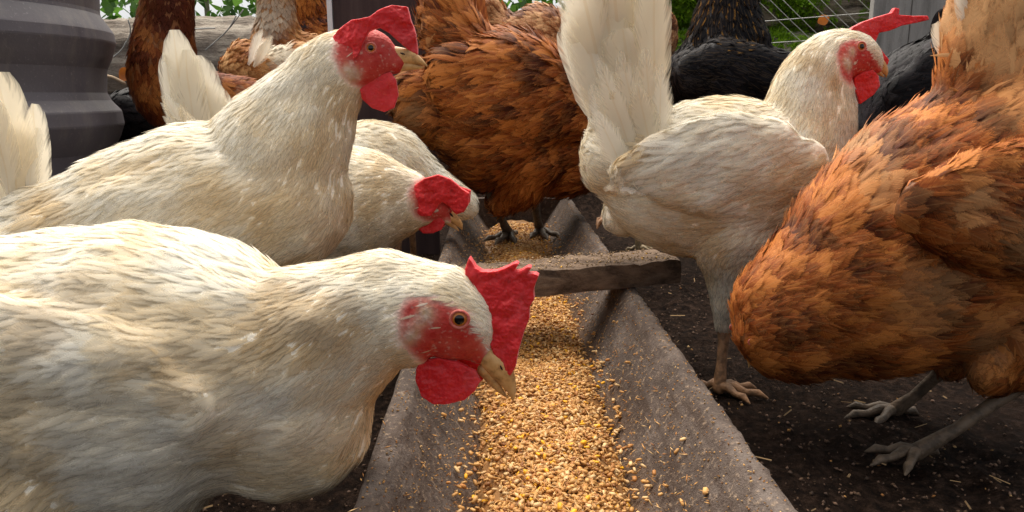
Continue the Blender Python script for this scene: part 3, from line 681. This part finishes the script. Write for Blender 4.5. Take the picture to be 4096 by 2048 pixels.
        Q = [(r * cols + k, r * cols + k + 1, (r + 1) * cols + k + 1, (r + 1) * cols + k) for r in range(rows - 1) for k in range(cols - 1)]
        o = mk(name, V, Q, mat or PL[s.kind], s.root); s.uv(o.data, np.array(uvs)); rr = random.random()
        setcol(o.data, 'tint', np.tile((rr, .35 + .4 * random.random(), 0.05), (len(V), 1)))
        # the shaft
        return o
    def blade(s, name, outline, thick, off=0., bend=None, mat=None, vox=.9, wrinkle=.5, sm=5, parent=None):
        pts = [s.P(x, y)[0] for x, y in outline]; m = s.P(*outline[0])[1]; tris = tessellate_polygon([pts]); h = s.n * (thick * m * .5); n = len(pts)
        V = [p - h for p in pts] + [p + h for p in pts]; Q = [tuple(t) for t in tris] + [tuple(i + n for i in t)[::-1] for t in tris] + [(i, i + n, (i + 1) % n + n, (i + 1) % n) for i in range(n)]
        bm = bmesh.new(); [bm.verts.new(v) for v in V]; bm.verts.ensure_lookup_table()
        for f in Q:
            try: bm.faces.new([bm.verts[i] for i in f])
            except ValueError: pass
        bmesh.ops.recalc_face_normals(bm, faces=bm.faces[:]); V = [v.co.copy() for v in bm.verts]; Q = [tuple(v.index for v in f.verts) for f in bm.faces]; bm.free()
        me = remesh(V, Q, vox * m, sm, .5); co = coords(me).copy()
        for i, c in enumerate(co):
            v = Vector(c); x, y = s.px(v); o_ = off + (bend(x, y) if bend else 0) + wrinkle * (noise.noise((x * .09, y * .09, off)) * 3 + noise.noise((x * .3, y * .3, 1)))
            co[i] = v + s.n * (o_ * m)
        me.vertices.foreach_set('co', co.ravel()); me.update(); me.materials.clear()
        return link(name, me, mat or M_COMB, parent or s.root)
    def hit(s, px, py):
        d = ray(px, py).normalized(); loc, nor, i, dist = s.bvh.ray_cast(CAMP, d); return loc, nor
    def ball(s, name, px, py, rpx, mat, sink=.35, squash=.5, stretch=1., rot=0., lid=False):
        loc, nor = s.hit(px, py)
        if loc is None: return
        m = s.P(px, py)[1]
        for side in (0, 1):
            nn = (nor * .5 - s.n * .8).normalized() if not side else None
            L0 = loc
            if side: nn = (nor * .5 - s.n * .8).normalized(); nn = nn - s.n * (2 * nn.dot(s.n)); L0 = loc - s.n * (2 * (loc - s.p0).dot(s.n))
            up = Vector((0, 0, 1)); up = (up - nn * up.dot(nn)).normalized(); rt = up.cross(nn)
            a = R(rot); u2 = up * math.cos(a) + rt * math.sin(a); r2 = u2.cross(nn)
            bm = bmesh.new(); bmesh.ops.create_uvsphere(bm, u_segments=24, v_segments=16, radius=1); me = bpy.data.meshes.new(name); bm.to_mesh(me); bm.free()
            o = link(name, me, mat, s.root); r = rpx * m
            from mathutils import Matrix
            M = Matrix((r2 * r, u2 * (r * stretch), nn * (r * squash))).transposed().to_4x4(); M.translation = L0 - nn * (r * squash * sink)
            o.matrix_world = M
            if lid:
                bm = bmesh.new(); pts = []
                ringp = [L0 + (r2 * math.cos(t) + u2 * math.sin(t) * .92) * (r * 1.12) + nn * (r * .12) for t in np.linspace(0, 2 * math.pi, 25)[:-1]]
                V, Q = [], []; sg = 8
                for i, p in enumerate(ringp):
                    rad = (p - L0).normalized()
                    for k in range(sg):
                        an = 2 * math.pi * k / sg; V.append(p + rad * (math.cos(an) * r * .2) + nn * (math.sin(an) * r * .2))
                for i in range(24):
                    for k in range(sg): Q.append((i * sg + k, i * sg + (k + 1) % sg, ((i + 1) % 24) * sg + (k + 1) % sg, ((i + 1) % 24) * sg + k))
                mk('eyelid', V, Q, M_LID, s.root)
    def beak(s, up, low, nost=None):
        for nm, rows in (('upper_beak', up), ('lower_beak', low)):
            A = catmull(np.array(rows, float), 4); P = []; ru = []
            for x, y, r in A: p, m = s.P(x, y); P.append(p); ru.append(max(r, .25) * m)
            v, q = loft(P, ru, [r * .78 for r in ru], side=s.n, seg=18); mk(nm, v, q, M_BEAK, s.root)
            if nm == 'upper_beak' and nost:
                p, m = s.P(nost[0], nost[1]); d = (P[-1] - P[0]).normalized(); c = p - s.n * (nost[2] * m)
                v, q = loft([c - d * 2.2 * m, c, c + d * 2.2 * m], [.6 * m, 1.1 * m, .5 * m], [.9 * m] * 3, side=s.n, seg=10, cap=2); mk('nostril', v, q, M_NOST, s.root)
    def leg(s, hock, foot, heading, r=.0055, size=.055, z=0., lifted=False, off=0.):
        """hock (px,py,off) to foot world point"""
        h = s.P(hock[0], hock[1], hock[2])[0]; f = foot if isinstance(foot, Vector) else s.P(*foot)[0]
        A = [h + (h - f) * .12, h, h.lerp(f, .25), h.lerp(f, .6), f + Vector((0, 0, .006))]
        s.legs.append(loft(A, [r * 1.5, r * 1.45, r, r * .95, r * 1.35], [r * 1.4, r * 1.3, r, r * .95, r * 1.35], seg=14))
        hd = R(heading)
        for da, ln in ((-32, .85), (0, 1.05), (32, .88), (172, .5)):
            a = hd + R(da); d = Vector((math.cos(a), math.sin(a), 0)); L = size * ln; pts = []; dz = -.9 if lifted else 0
            seq = [(0, .007), (.3, .010), (.55, .0055), (.8, .0065), (1., .002)]
            pts = [f + d * (L * t) + Vector((0, 0, hh + dz * L * t * .8)) for t, hh in seq]
            s.legs.append(loft(pts, [r * 1.0, r * .85, r * .62, r * .7, r * .18], [r * 1.0, r * .85, r * .62, r * .7, r * .18], seg=10, cap=2))

H = Hen
# --- front white hen, head down over the trough
a = H('white hen nearest the camera, head lowered over the trough with upright red comb', .43, (460, 318), -8, 'white', vox=.0024)
a.chain([(480, 352, 14), (469, 338, 34), (448, 317, 50), (416, 311, 56), (378, 312, 63), (330, 336, 82), (285, 360, 98)], L=(4, 15), rs=.72)
a.chain([(284, 412, 92), (235, 386, 132), (172, 375, 152), (90, 378, 150), (0, 384, 142), (-90, 375, 100), (-150, 360, 55)], L=(18, 30), rs=.78)
a.chain([(236, 366, 30), (195, 352, 54), (125, 345, 70), (40, 332, 70), (-40, 315, 50)], off=-97, rs=.34, L=(16, 34), both=True)
a.chain([(110, 420, 56), (90, 455, 62), (66, 500, 56), (50, 535, 24)], off=-72, rs=.7, L=(22, 24), both=True)
a.face = [(399, 312), (405, 300), (417, 296), (432, 297), (450, 302), (465, 310), (476, 325), (486, 345), (500, 372), (490, 392), (472, 390), (455, 382), (436, 370), (418, 360), (405, 348), (399, 330)]
a.lobes = [(413, 332, 6, 13, 20, 4), (426, 313, 7, 10, 0, 2)]
a.bump = .004
a.stains = [(300, 318, 48, .5), (335, 322, 38, .5), (55, 320, 38, .32), (195, 385, 25, .35), (260, 450, 45, .3), (95, 300, 34, .25), (330, 440, 40, .35), (150, 350, 25, .2), (40, 470, 50, .22), (390, 370, 30, .3)]  # ochre tint patches on the neck, breast and flank feathers
a.leg((50, 535, -62), Vector((-.34, .40, .0)), 10, .006, .05); a.leg((40, 530, 62), Vector((-.32, .52, .0)), 10, .006, .05)
a.build_body(smooth=7, bumpy=.0035); a.plume(3000, wfac=.6, lift=.04); a.plume(14000, wfac=.2, lift=.07)
a.blade('comb', [(468, 283), (466, 268), (470, 256), (476, 266), (482, 270), (497, 270), (508, 266), (516, 262), (519, 264), (513, 272), (520, 271), (528, 266), (532, 267), (527, 274), (536, 273), (539, 275), (535, 285), (533, 292), (534, 300), (529, 308), (529, 320), (524, 332), (519, 350), (516, 366), (511, 374), (505, 372), (498, 362), (492, 345), (486, 325), (478, 305), (470, 293)], 13, vox=.85, wrinkle=.7, bend=lambda x, y: (x - 490) * .05 + 3.5 * math.sin((x * .8 - y * .5) * .075) * (x - 480) / 40)
a.blade('wattle', [(425, 356), (440, 353), (460, 357), (478, 366), (483, 376), (478, 385), (468, 394), (450, 398), (436, 398), (425, 390), (419, 375), (420, 363)], 5, off=-12, vox=.9, wrinkle=.7, bend=lambda x, y: (y - 355) * -.05)
a.blade('wattle', [(440, 360), (465, 362), (482, 368), (486, 374), (481, 384), (470, 391), (455, 390), (442, 380)], 5, off=10, vox=1., wrinkle=.6)
a.ball('eye', 459.5, 319, 8, M_EYE, .25, .62, lid=True)
a.beak([(491, 358, 13), (501, 370, 12), (508, 382, 8.3), (512, 392, 4.2), (513, 401, .7)], [(484, 370, 7), (492, 380, 5.5), (500, 390, 3.2), (508, 398, .7)], (503, 364, 11))
# --- upright white hen behind it
b = H('white hen stretching its neck up, floppy red comb above its yellow beak', .68, (380, 60), -4, 'white', vox=.0026)
b.chain([(393, 61, 14), (380, 58, 25), (360, 58, 31), (338, 68, 36), (318, 92, 45), (300, 124, 60), (278, 158, 74)], L=(4, 16), rs=.74)
b.chain([(278, 200, 75), (222, 212, 92), (150, 232, 88), (85, 250, 75), (30, 258, 64), (-8, 262, 45)], L=(18, 34), rs=.8)
b.chain([(232, 205, 40), (180, 225, 60), (110, 250, 55), (50, 262, 40)], off=-52, rs=.4, L=(20, 38), both=True)
b.chain([(190, 285, 42), (180, 330, 34), (175, 370, 20)], off=-25, both=True, L=(20, 20))
b.face = [(336, 38), (348, 22), (368, 22), (388, 28), (404, 46), (408, 62), (404, 74), (388, 84), (366, 90), (350, 84), (338, 70), (332, 55)]
b.lobes = [(351, 73, 6.5, 10, -50, 4)]
b.stains = [(345, 98, 22, .4), (300, 170, 40, .25), (330, 130, 22, .2), (60, 215, 30, .35), (200, 200, 30, .15), (340, 215, 30, .3), (260, 195, 30, .2)]
b.leg((175, 375, -25), Vector((-.30, .64, 0)), 0); b.leg((170, 375, 25), Vector((-.28, .78, 0)), 0)
b.build_body(bumpy=.003); b.plume(1200, wfac=.6, lift=.04); b.plume(14000, wfac=.2, lift=.08)
b.blade('comb', [(333, 60), (331, 47), (337, 38), (348, 28), (358, 22), (366, 21), (375, 19), (382, 12), (394, 6), (408, 7), (411, 20), (416, 34), (418, 55), (410, 51), (400, 42), (392, 34), (383, 29), (374, 33), (369, 44), (364, 58), (360, 61), (359, 50), (353, 47), (346, 57), (335, 68)], 7, off=-9, vox=.8, wrinkle=1.0, bend=lambda x, y: -12 * math.sin((x - 330) * .05))
b.blade('wattle', [(362, 86), (378, 76), (392, 72), (398, 80), (400, 95), (396, 108), (386, 112), (374, 108), (364, 99)], 5, off=-7, vox=.8)
b.blade('wattle', [(360, 95), (372, 88), (384, 84), (388, 96), (384, 108), (372, 105), (363, 100)], 5, off=10, vox=.8)
b.ball('eye', 371, 48, 4.5, M_EYE, .2, .6, lid=True)
b.beak([(396, 56, 9.5), (408, 57, 7.5), (419, 61, 4.2), (427, 66, .6)], [(396, 66, 6.5), (408, 66, 4.5), (418, 67, 2.2), (424, 67.5, .5)], (404, 54, 6))
for i, (bx, by, tx, ty, wd) in enumerate([(22, 215, 10, 72, 44), (10, 215, -6, 84, 44), (30, 212, 26, 104, 26), (0, 210, -30, 70, 44), (30, 205, 36, 128, 16), (-10, 215, -50, 100, 34), (15, 212, 4, 98, 30), (26, 205, 22, 118, 24)]): b.quill(bx, by, tx, ty, wd, (i % 3 - 1) * 8, (i % 3 - 1) * 14, .04 * (i % 2), tilt=.2)
# --- third white hen, head down, tail showing behind
c = H('white hen pecking at the left wall of the trough, comb folded over its eye', .97, (440, 205), -3, 'white', vox=.004)
c.chain([(448, 217, 8), (439, 210, 17), (424, 205, 26), (404, 203, 37), (380, 203, 52), (348, 206, 64)], L=(5, 16), rs=.75)
c.chain([(335, 208, 64), (285, 205, 74), (235, 200, 66), (205, 190, 46)], L=(18, 30))
c.chain([(205, 190, 40), (196, 150, 30), (188, 122, 22), (182, 108, 12)], L=(22, 30))
c.chain([(290, 260, 35), (285, 290, 26), (282, 310, 14)], off=-20, both=True, L=(20, 20))
c.face = [(408, 192), (420, 178), (436, 172), (455, 184), (462, 205), (455, 222), (440, 222), (424, 222), (412, 214)]
c.lobes = [(411, 204, 3, 7, 0, 2)]
c.stains = [(420, 235, 30, .4), (395, 170, 25, .3), (370, 190, 30, .15), (405, 195, 12, .4)]
c.leg((282, 312, -20), Vector((-.30, .93, 0)), 0); c.leg((280, 310, 20), Vector((-.28, 1.04, 0)), 0)
c.build_body(); c.plume(2500, wfac=.6, lift=.05); c.plume(9000, wfac=.2, lift=.09)
c.blade('comb', [(411, 193), (418, 183), (428, 176), (440, 173), (452, 178), (463, 187), (471, 191), (470, 203), (464, 210), (456, 212), (450, 205), (444, 200), (439, 206), (434, 213), (424, 213), (414, 205)], 6, off=-13, vox=.6, wrinkle=.8, bend=lambda x, y: -5 * math.sin((x - 412) * .11))
c.blade('comb_fold', [(446, 188), (458, 186), (471, 190), (470, 202), (464, 212), (455, 215), (448, 206)], 4, off=1, vox=.6, wrinkle=.6)
c.blade('wattle', [(419, 216), (428, 213), (441, 216), (446, 221), (443, 228), (434, 232), (424, 232), (418, 226)], 4, off=-7, vox=.6)
c.blade('wattle', [(430, 217), (443, 218), (447, 222), (443, 228), (434, 228)], 4, off=7, vox=.6)
c.beak([(447, 214, 7), (454, 219, 5.5), (460, 225, 3), (462, 230, .4)], [(443, 218, 4.5), (450, 223, 3.2), (456, 228, 1.5), (459, 231, .4)], (452, 214, 5))
for i, (bx, by, tx, ty, wd) in enumerate([(200, 165, 182, 30, 34), (206, 165, 196, 50, 30), (194, 165, 174, 52, 26), (212, 165, 210, 78, 28), (222, 165, 205, 55, 40), (226, 165, 218, 84, 34), (218, 165, 224, 98, 26), (203, 165, 188, 38, 36), (210, 165, 204, 62, 30), (196, 160, 172, 70, 24)]): c.quill(bx, by, tx, ty, wd, (i - 4) * 2.5, (i - 4) * 3, .05 + .01 * i, tilt=.1)
for i, (bx, by, tx, ty, wd) in enumerate([(192, 130, 167, 105, 16), (190, 125, 169, 98, 14), (194, 135, 172, 118, 15), (192, 138, 177, 127, 14), (190, 120, 174, 95, 14), (196, 142, 184, 133, 14)]): c.quill(bx, by, tx, ty, wd, -14 - i * 2, -18 - i * 2, -.1, name='fluff_feather', blunt=.4)
# --- fourth white hen far behind
d = H('white hen almost hidden, only its back showing beside the brown panel', 1.22, (400, 160), 0, 'white', vox=.005)
d.chain([(316, 212, 12), (326, 200, 18), (342, 186, 30)], L=(6, 16)); d.chain([(345, 175, 50), (378, 168, 47), (400, 178, 42), (428, 192, 30), (462, 204, 16)], L=(18, 28))
d.leg((400, 218, -8), Vector((-.19, 1.2, 0)), 180); d.leg((410, 218, 8), Vector((-.17, 1.28, 0)), 180)
d.build_body(); d.plume(1200, wfac=.6); d.plume(3500, wfac=.2)
# --- big brown hen in the middle
e = H('large brown hen with ruffled feathers standing in the far end of the trough', 1.45, (500, 110), 8, 'brown', vox=.005, rs=.8)
e.chain([(614, 182, 9), (606, 170, 16), (592, 155, 28), (574, 140, 44)], L=(7, 26), rs=.7)
e.chain([(562, 142, 55), (528, 124, 76), (492, 110, 80), (460, 104, 62), (438, 102, 42)], L=(30, 52))
e.chain([(468, 62, 38), (455, 36, 31), (448, 10, 25), (444, -20, 20)], L=(40, 55))
e.chain([(566, 108, 30), (528, 98, 48), (490, 90, 50), (458, 80, 30)], off=-50, rs=.4, L=(34, 60), both=True)
e.chain([(520, 160, 44), (512, 186, 26), (500, 200, 12)], off=-18, L=(30, 30), both=True)
e.stains = [(420, 55, 14, .8), (425, 110, 22, .3)]
e.leg((493, 197, -10), atz(509, 238, .052), 250, .0085, .075); e.leg((536, 200, 14), atz(540, 234, .052), 280, .0085, .07)
e.build_body(bumpy=.005); e.plume(7000, lift=.2, wfac=.42, grav=.55); e.plume(4000, lift=.3, wfac=.13, grav=.55)
for i, (bx, by, tx, ty, wd) in enumerate([(470, 60, 442, -30, 26), (460, 60, 430, -20, 22), (478, 55, 462, -35, 24), (455, 70, 424, 12, 20), (484, 55, 478, -20, 22)]): e.quill(bx, by, tx, ty, wd, (i - 2) * 6, (i - 2) * 9, .05)
e.blade('comb', [(604, 166), (612, 160), (620, 168), (624, 180), (618, 186), (608, 180)], 4, vox=.6); e.beak([(612, 186, 4), (614, 192, 2.4), (614, 198, .4)], [(608, 188, 3), (611, 194, 1.5), (612, 197, .4)])
e.blade('wattle', [(598, 178), (606, 184), (606, 194), (600, 196), (595, 188)], 3, off=-3, vox=.6)
# --- white hen in profile on the right
f = H('white hen in profile on the right, tail raised and floppy comb pointing right', .87, (700, 170), 3, 'white', vox=.0028)
f.chain([(876, 66, 9), (866, 60, 18), (848, 56, 25), (830, 63, 33), (815, 88, 41), (808, 118, 49), (800, 142, 58)], L=(5, 18), rs=.74)
f.chain([(806, 172, 56), (762, 180, 78), (712, 180, 81), (662, 172, 72), (632, 158, 52)], L=(18, 32))
f.chain([(640, 150, 50), (630, 120, 42), (622, 95, 30)], L=(24, 40))
f.chain([(775, 160, 28), (745, 160, 44), (700, 160, 48), (655, 162, 36), (618, 166, 16)], off=-60, rs=.30, L=(22, 44), both=True)
f.chain([(728, 232, 46), (726, 268, 30), (720, 296, 19), (717, 318, 9)], off=-24, rs=.9, L=(16, 12))
f.chain([(650, 205, 44), (632, 218, 24)], off=26, rs=.8, L=(20, 20))
f.face = [(836, 50), (842, 42), (855, 38), (868, 44), (876, 56), (884, 70), (880, 80), (866, 84), (850, 86), (842, 78), (838, 66)]
f.lobes = [(847, 63, 3.6, 8, -15, 2.5), (852, 52, 3, 5, 0, 1)]
f.stains = [(815, 60, 12, .35), (640, 140, 30, .3), (655, 120, 26, .3), (620, 90, 26, .35), (630, 40, 26, .25), (700, 240, 40, .25), (835, 78, 10, .35), (760, 200, 30, .12)]
f.leg((717, 318, -24), atz(719, 392, .0), -25, .0062, .052); f.leg((632, 205, 46), (618, 226, 52), 215, .005, .018, lifted=True)
f.build_body(bumpy=.0035); f.plume(2500, wfac=.6, lift=.04); f.plume(12000, wfac=.2, lift=.08)
f.blade('comb', [(846, 33), (852, 27), (862, 22), (876, 17), (890, 13), (893, 8), (898, 9), (897, 15), (912, 16), (926, 16), (928, 20), (915, 23), (900, 26), (888, 31), (878, 33), (874, 42), (866, 40), (856, 36)], 7, vox=.6, wrinkle=.5)
f.blade('comb_base', [(870, 44), (878, 46), (884, 54), (888, 60), (886, 66), (878, 64), (872, 54)], 5, vox=.6)
f.blade('wattle', [(850, 78), (858, 72), (868, 70), (874, 76), (875, 86), (870, 94), (862, 100), (856, 104), (851, 92)], 5, off=-7, vox=.6)
f.blade('wattle', [(856, 76), (868, 74), (874, 80), (872, 92), (862, 96), (856, 88)], 4, off=7, vox=.6)
f.ball('eye', 861, 46.5, 4.2, M_EYE, .2, .6, lid=True)
f.beak([(873, 62, 7.5), (880, 65, 6), (885, 71, 3.4), (886.5, 77, .5)], [(871, 69, 4.5), (878, 72, 3), (883, 76, 1), (884, 77, .4)], (877, 58, 5))
for i, (bx, by, tx, ty, wd) in enumerate([(614, 135, 578, -40, 50), (622, 135, 600, -60, 50), (632, 135, 622, -65, 50), (642, 132, 642, -60, 48), (648, 130, 654, -30, 36), (610, 140, 580, 0, 42), (618, 130, 592, -50, 50), (634, 130, 632, -60, 50), (626, 130, 612, -65, 50), (644, 130, 650, -50, 42), (606, 140, 572, 20, 34), (620, 140, 590, 30, 44), (636, 140, 622, 30, 46), (646, 138, 642, 25, 40), (612, 140, 594, 55, 36), (630, 145, 618, 55, 40)]): f.quill(bx, by, tx, ty, wd, (i % 4 - 2) * 7, (i % 4 - 2) * 10, .03, blunt=.8)
for i, (bx, by, tx, ty, wd) in enumerate([(628, 165, 596, 60, 34), (638, 160, 616, 52, 36), (646, 155, 640, 50, 34), (622, 170, 588, 84, 30), (650, 155, 655, 66, 28), (634, 165, 606, 90, 32), (645, 160, 630, 84, 32), (618, 175, 592, 110, 28)]): f.quill(bx, by, tx, ty, wd, -38 - i, -34 - i, .03, name='tail_covert', blunt=.6)
f.quill(665, 192, 742, 208, 7, -66, -64, 0, name='wing_feather')
# --- brown hen at the lower right
g = H('big rust brown hen at the right edge, closest on that side, head down in shade', .69, (880, 250), 6, 'brown', vox=.0036)
g.chain([(756, 352, 12), (757, 340, 20), (762, 322, 34), (776, 306, 50), (800, 296, 70)], L=(7, 20), rs=.7)
g.chain([(802, 312, 73), (850, 288, 104), (910, 252, 125), (975, 218, 132), (1040, 200, 125), (1095, 190, 80)], L=(22, 36), rs=.7)
g.chain([(862, 195, 26), (905, 195, 50), (960, 198, 62), (1030, 198, 62), (1090, 190, 40)], off=-92, rs=.32, L=(26, 44))
g.chain([(1000, 130, 60), (988, 80, 50), (986, 40, 42), (992, 0, 38), (1004, -40, 30)], L=(26, 40), rs=.7)
g.chain([(1000, 318, 52), (980, 338, 42), (962, 350, 26)], off=-45, rs=.8, L=(24, 20)); g.chain([(990, 325, 50), (985, 345, 36), (972, 372, 16)], off=30, rs=.8, L=(24, 20))
g.stains = [(960, 20, 50, .6), (870, 200, 26, .5), (905, 300, 40, .3), (980, 350, 40, .25), (850, 160, 22, .4), (995, 60, 44, .8), (1005, 10, 60, .9), (958, 45, 26, .8), (990, 110, 30, .35), (950, 200, 22, .45), (1000, 235, 30, .3)]
g.leg((968, 376, 30), atz(893, 416, .0), 190, .0062, .055); g.leg((985, 368, -45), atz(915, 458, .0), 200, .0062, .052)
g.build_body(bumpy=.004); g.plume(9500, lift=.12, wfac=.6); g.plume(2500, lift=.2, wfac=.12)
for i, (bx, by, tx, ty, wd) in enumerate([(985, 90, 958, -20, 30), (1000, 90, 985, -40, 34), (1010, 90, 1010, -45, 36), (975, 90, 946, 20, 22), (1020, 95, 1035, -40, 36)]): g.quill(bx, by, tx, ty, wd, (i - 2) * 7, (i - 2) * 8, .03, mat=PL['white'])
g.blade('comb', [(742, 332), (746, 322), (740, 316), (748, 318), (752, 312), (757, 318), (756, 330), (750, 342), (745, 345)], 4, off=-6, vox=.7); g.beak([(752, 352, 5), (750, 360, 3), (749, 367, .5)], [(756, 354, 4), (754, 362, 2), (751, 366, .5)])
g.blade('wattle', [(758, 352), (766, 356), (765, 366), (758, 370), (754, 362)], 3, off=-6, vox=.7)
g.ball('eye', 752, 342, 3, M_EYE, .2, .6, lid=True)
# --- black hens
h = H('black hen with gold laced neck standing behind the profile white hen', 1.5, (728, 70), 0, 'black', vox=.005)
h.chain([(735, -52, 14), (730, -40, 18), (728, -15, 26), (727, 12, 32), (727, 40, 42)], L=(16, 34)); h.chain([(700, 78, 36), (728, 78, 42), (765, 80, 32), (800, 78, 22)], L=(22, 40), rs=1.1)
h.chain([(690, 76, 24), (710, 74, 32), (745, 76, 27), (790, 74, 12)], off=-34, rs=.5, L=(20, 44))
h.leg((728, 118, -8), Vector((.44, 1.48, 0)), 0); h.leg((740, 118, 8), Vector((.47, 1.56, 0)), 0)
h.stains = [(727, 5, 40, 1.)]
h.build_body(); h.plume(3200, mat=PL['laced']); h.blade('comb', [(735, -62), (742, -72), (752, -66), (750, -54), (740, -50)], 4)
i_ = H('black hen in front of the grey boards, tail raised at top right', 1.2, (905, 95), 0, 'black', vox=.0045)
i_.chain([(848, 205, 9), (852, 195, 14), (860, 175, 24), (872, 150, 38)], L=(10, 20)); i_.chain([(880, 145, 42), (900, 118, 52), (925, 90, 50), (950, 60, 32), (965, 30, 16)], L=(22, 40))
i_.chain([(888, 95, 22), (910, 88, 34), (940, 64, 26), (958, 40, 12)], off=-36, rs=.4, L=(24, 48), both=True)
i_.leg((905, 175, -8), Vector((.6, 1.18, 0)), 180); i_.leg((915, 175, 8), Vector((.62, 1.26, 0)), 180)
i_.build_body(); i_.plume(3800, wfac=.42)
for k, (bx, by, tx, ty, wd) in enumerate([(940, 60, 968, -5, 22), (948, 60, 984, 0, 20), (935, 60, 955, 8, 16), (950, 66, 990, 20, 18)]): i_.quill(bx, by, tx, ty, wd, k * 4, k * 6, .05)
i_.blade('comb', [(842, 198), (846, 188), (852, 190), (850, 202)], 4, vox=.7)
q = H('black hen in deep shade between the barrel and the rust brown hen', 1.4, (140, 120), 0, 'black', vox=.006)
q.chain([(96, 150, 12), (106, 135, 20), (128, 125, 34), (150, 128, 38), (175, 130, 30)], L=(20, 34)); q.leg((140, 165, 0), Vector((-.7, 1.4, 0)), 180)
q.build_body(); q.plume(1800)
# --- rust hen with the raised neck, left
j = H('rust brown hen seen from the front, neck rising out of the picture at left', 1.22, (165, 90), 0, 'rust', sk='brown', vox=.0045)
j.chain([(168, -58, 14), (167, -45, 19), (167, -20, 24), (167, 10, 25), (164, 40, 29), (163, 66, 33), (168, 90, 36, 4), (178, 112, 30, 10), (186, 126, 20, 20)], L=(9, 22), rs=1.)
j.chain([(176, 98, 34, 20), (192, 106, 34, 55), (214, 110, 32, 90), (238, 116, 20, 120)], L=(20, 34), rs=1.)
j.stains = [(172, 5, 34, .8)]
j.leg((178, 140, -6), Vector((-.53, 1.25, 0)), 260); j.leg((196, 140, 20), Vector((-.48, 1.32, 0)), 260)
j.build_body(); j.plume(4200, lift=.12, wfac=.5); j.blade('comb', [(160, -70), (166, -82), (176, -78), (176, -64)], 4); j.beak([(158, -54, 5), (152, -52, 3), (148, -49, .5)], [(158, -50, 4), (153, -48, 2), (150, -47, .5)])
# --- tan hens further back
l = H('tan hen with a pale wing feather, bent low left of the upright white hen', 1.5, (255, 75), 0, 'tan', vox=.005)
l.chain([(228, 92, 8), (234, 82, 12), (238, 70, 17), (246, 64, 22)], L=(8, 18)); l.chain([(248, 72, 27), (262, 76, 34), (280, 74, 30), (298, 60, 16)], L=(18, 32))
l.stains = [(272, 52, 14, .9)]
l.leg((262, 106, -5), Vector((-.5, 1.48, 0)), 180); l.leg((270, 106, 5), Vector((-.48, 1.54, 0)), 180)
l.build_body(bumpy=.004); l.plume(2600, lift=.2); l.blade('comb', [(228, 84), (232, 76), (238, 76), (240, 84), (234, 88)], 4, off=-13, vox=.7)
for k, (bx, by, tx, ty, wd) in enumerate([(258, 66, 276, 34, 14), (264, 68, 284, 40, 14)]): l.quill(bx, by, tx, ty, wd, -30, -30, .1, mat=PL['white'], name='wing_feather')
m_ = H('pale tan hen whose neck rises past the top edge above the bent tan hen', 1.72, (277, 40), 0, 'tan', vox=.005)
m_.chain([(276, -42, 12), (275, -28, 16), (276, 0, 18), (277, 22, 21), (278, 40, 26)], L=(10, 22)); m_.chain([(272, 54, 24), (290, 58, 28), (312, 54, 20)], L=(18, 30))
m_.stains = [(272, 12, 22, .7)]; m_.leg((285, 85, 0), Vector((-.5, 1.72, 0)), 180); m_.leg((292, 85, 9), Vector((-.48, 1.78, 0)), 180)
m_.build_body(bumpy=.004); m_.plume(2200, lift=.15); m_.blade('comb', [(268, -50), (272, -60), (280, -58), (282, -48)], 4)
n_ = H('orange and black bird standing left of the white edged brown panel', 1.9, (312, 30), 0, 'rooster', sk='brown', vox=.006)
n_.chain([(306, -48, 12), (306, -30, 18), (306, -5, 22), (308, 20, 26)], L=(20, 34)); n_.chain([(305, 34, 28), (320, 38, 30), (340, 30, 20)], L=(22, 36)); n_.leg((312, 66, 0), Vector((-.5, 1.9, 0)), 180); n_.leg((320, 66, 9), Vector((-.48, 1.96, 0)), 180)
n_.build_body(bumpy=.004); n_.plume(1800, lift=.15, wfac=.4); n_.blade('comb', [(298, -56), (302, -66), (312, -64), (314, -54)], 4)
o_ = H('mottled light brown hen behind the big ruffled brown hen, red comb at right', 1.78, (545, 48), 0, 'mottled', sk='brown', vox=.005)
o_.chain([(588, 84, 7), (584, 76, 12), (578, 64, 20), (570, 54, 28)], L=(8, 20)); o_.chain([(560, 56, 34), (540, 46, 40), (515, 38, 32), (500, 28, 20), (490, 10, 12)], L=(20, 34))
o_.leg((540, 92, -5), Vector((.06, 1.76, 0)), 0); o_.leg((550, 92, 5), Vector((.09, 1.82, 0)), 0)
o_.build_body(bumpy=.005); o_.plume(2800, lift=.2); o_.blade('comb', [(570, 78), (574, 71), (580, 73), (584, 82), (577, 84)], 5, off=-14, vox=.7)
p_ = H('mottled tan hen mostly hidden behind the raised white tail', 1.65, (652, 40), 0, 'mottled', sk='tan', vox=.006)
p_.chain([(640, -30, 12), (642, -10, 18), (645, 15, 24)], L=(10, 22)); p_.chain([(640, 50, 30), (655, 40, 24), (662, 28, 16)], L=(18, 30)); p_.leg((642, 85, 0), Vector((.28, 1.62, 0)), 0)
p_.build_body(bumpy=.004); p_.plume(1500)
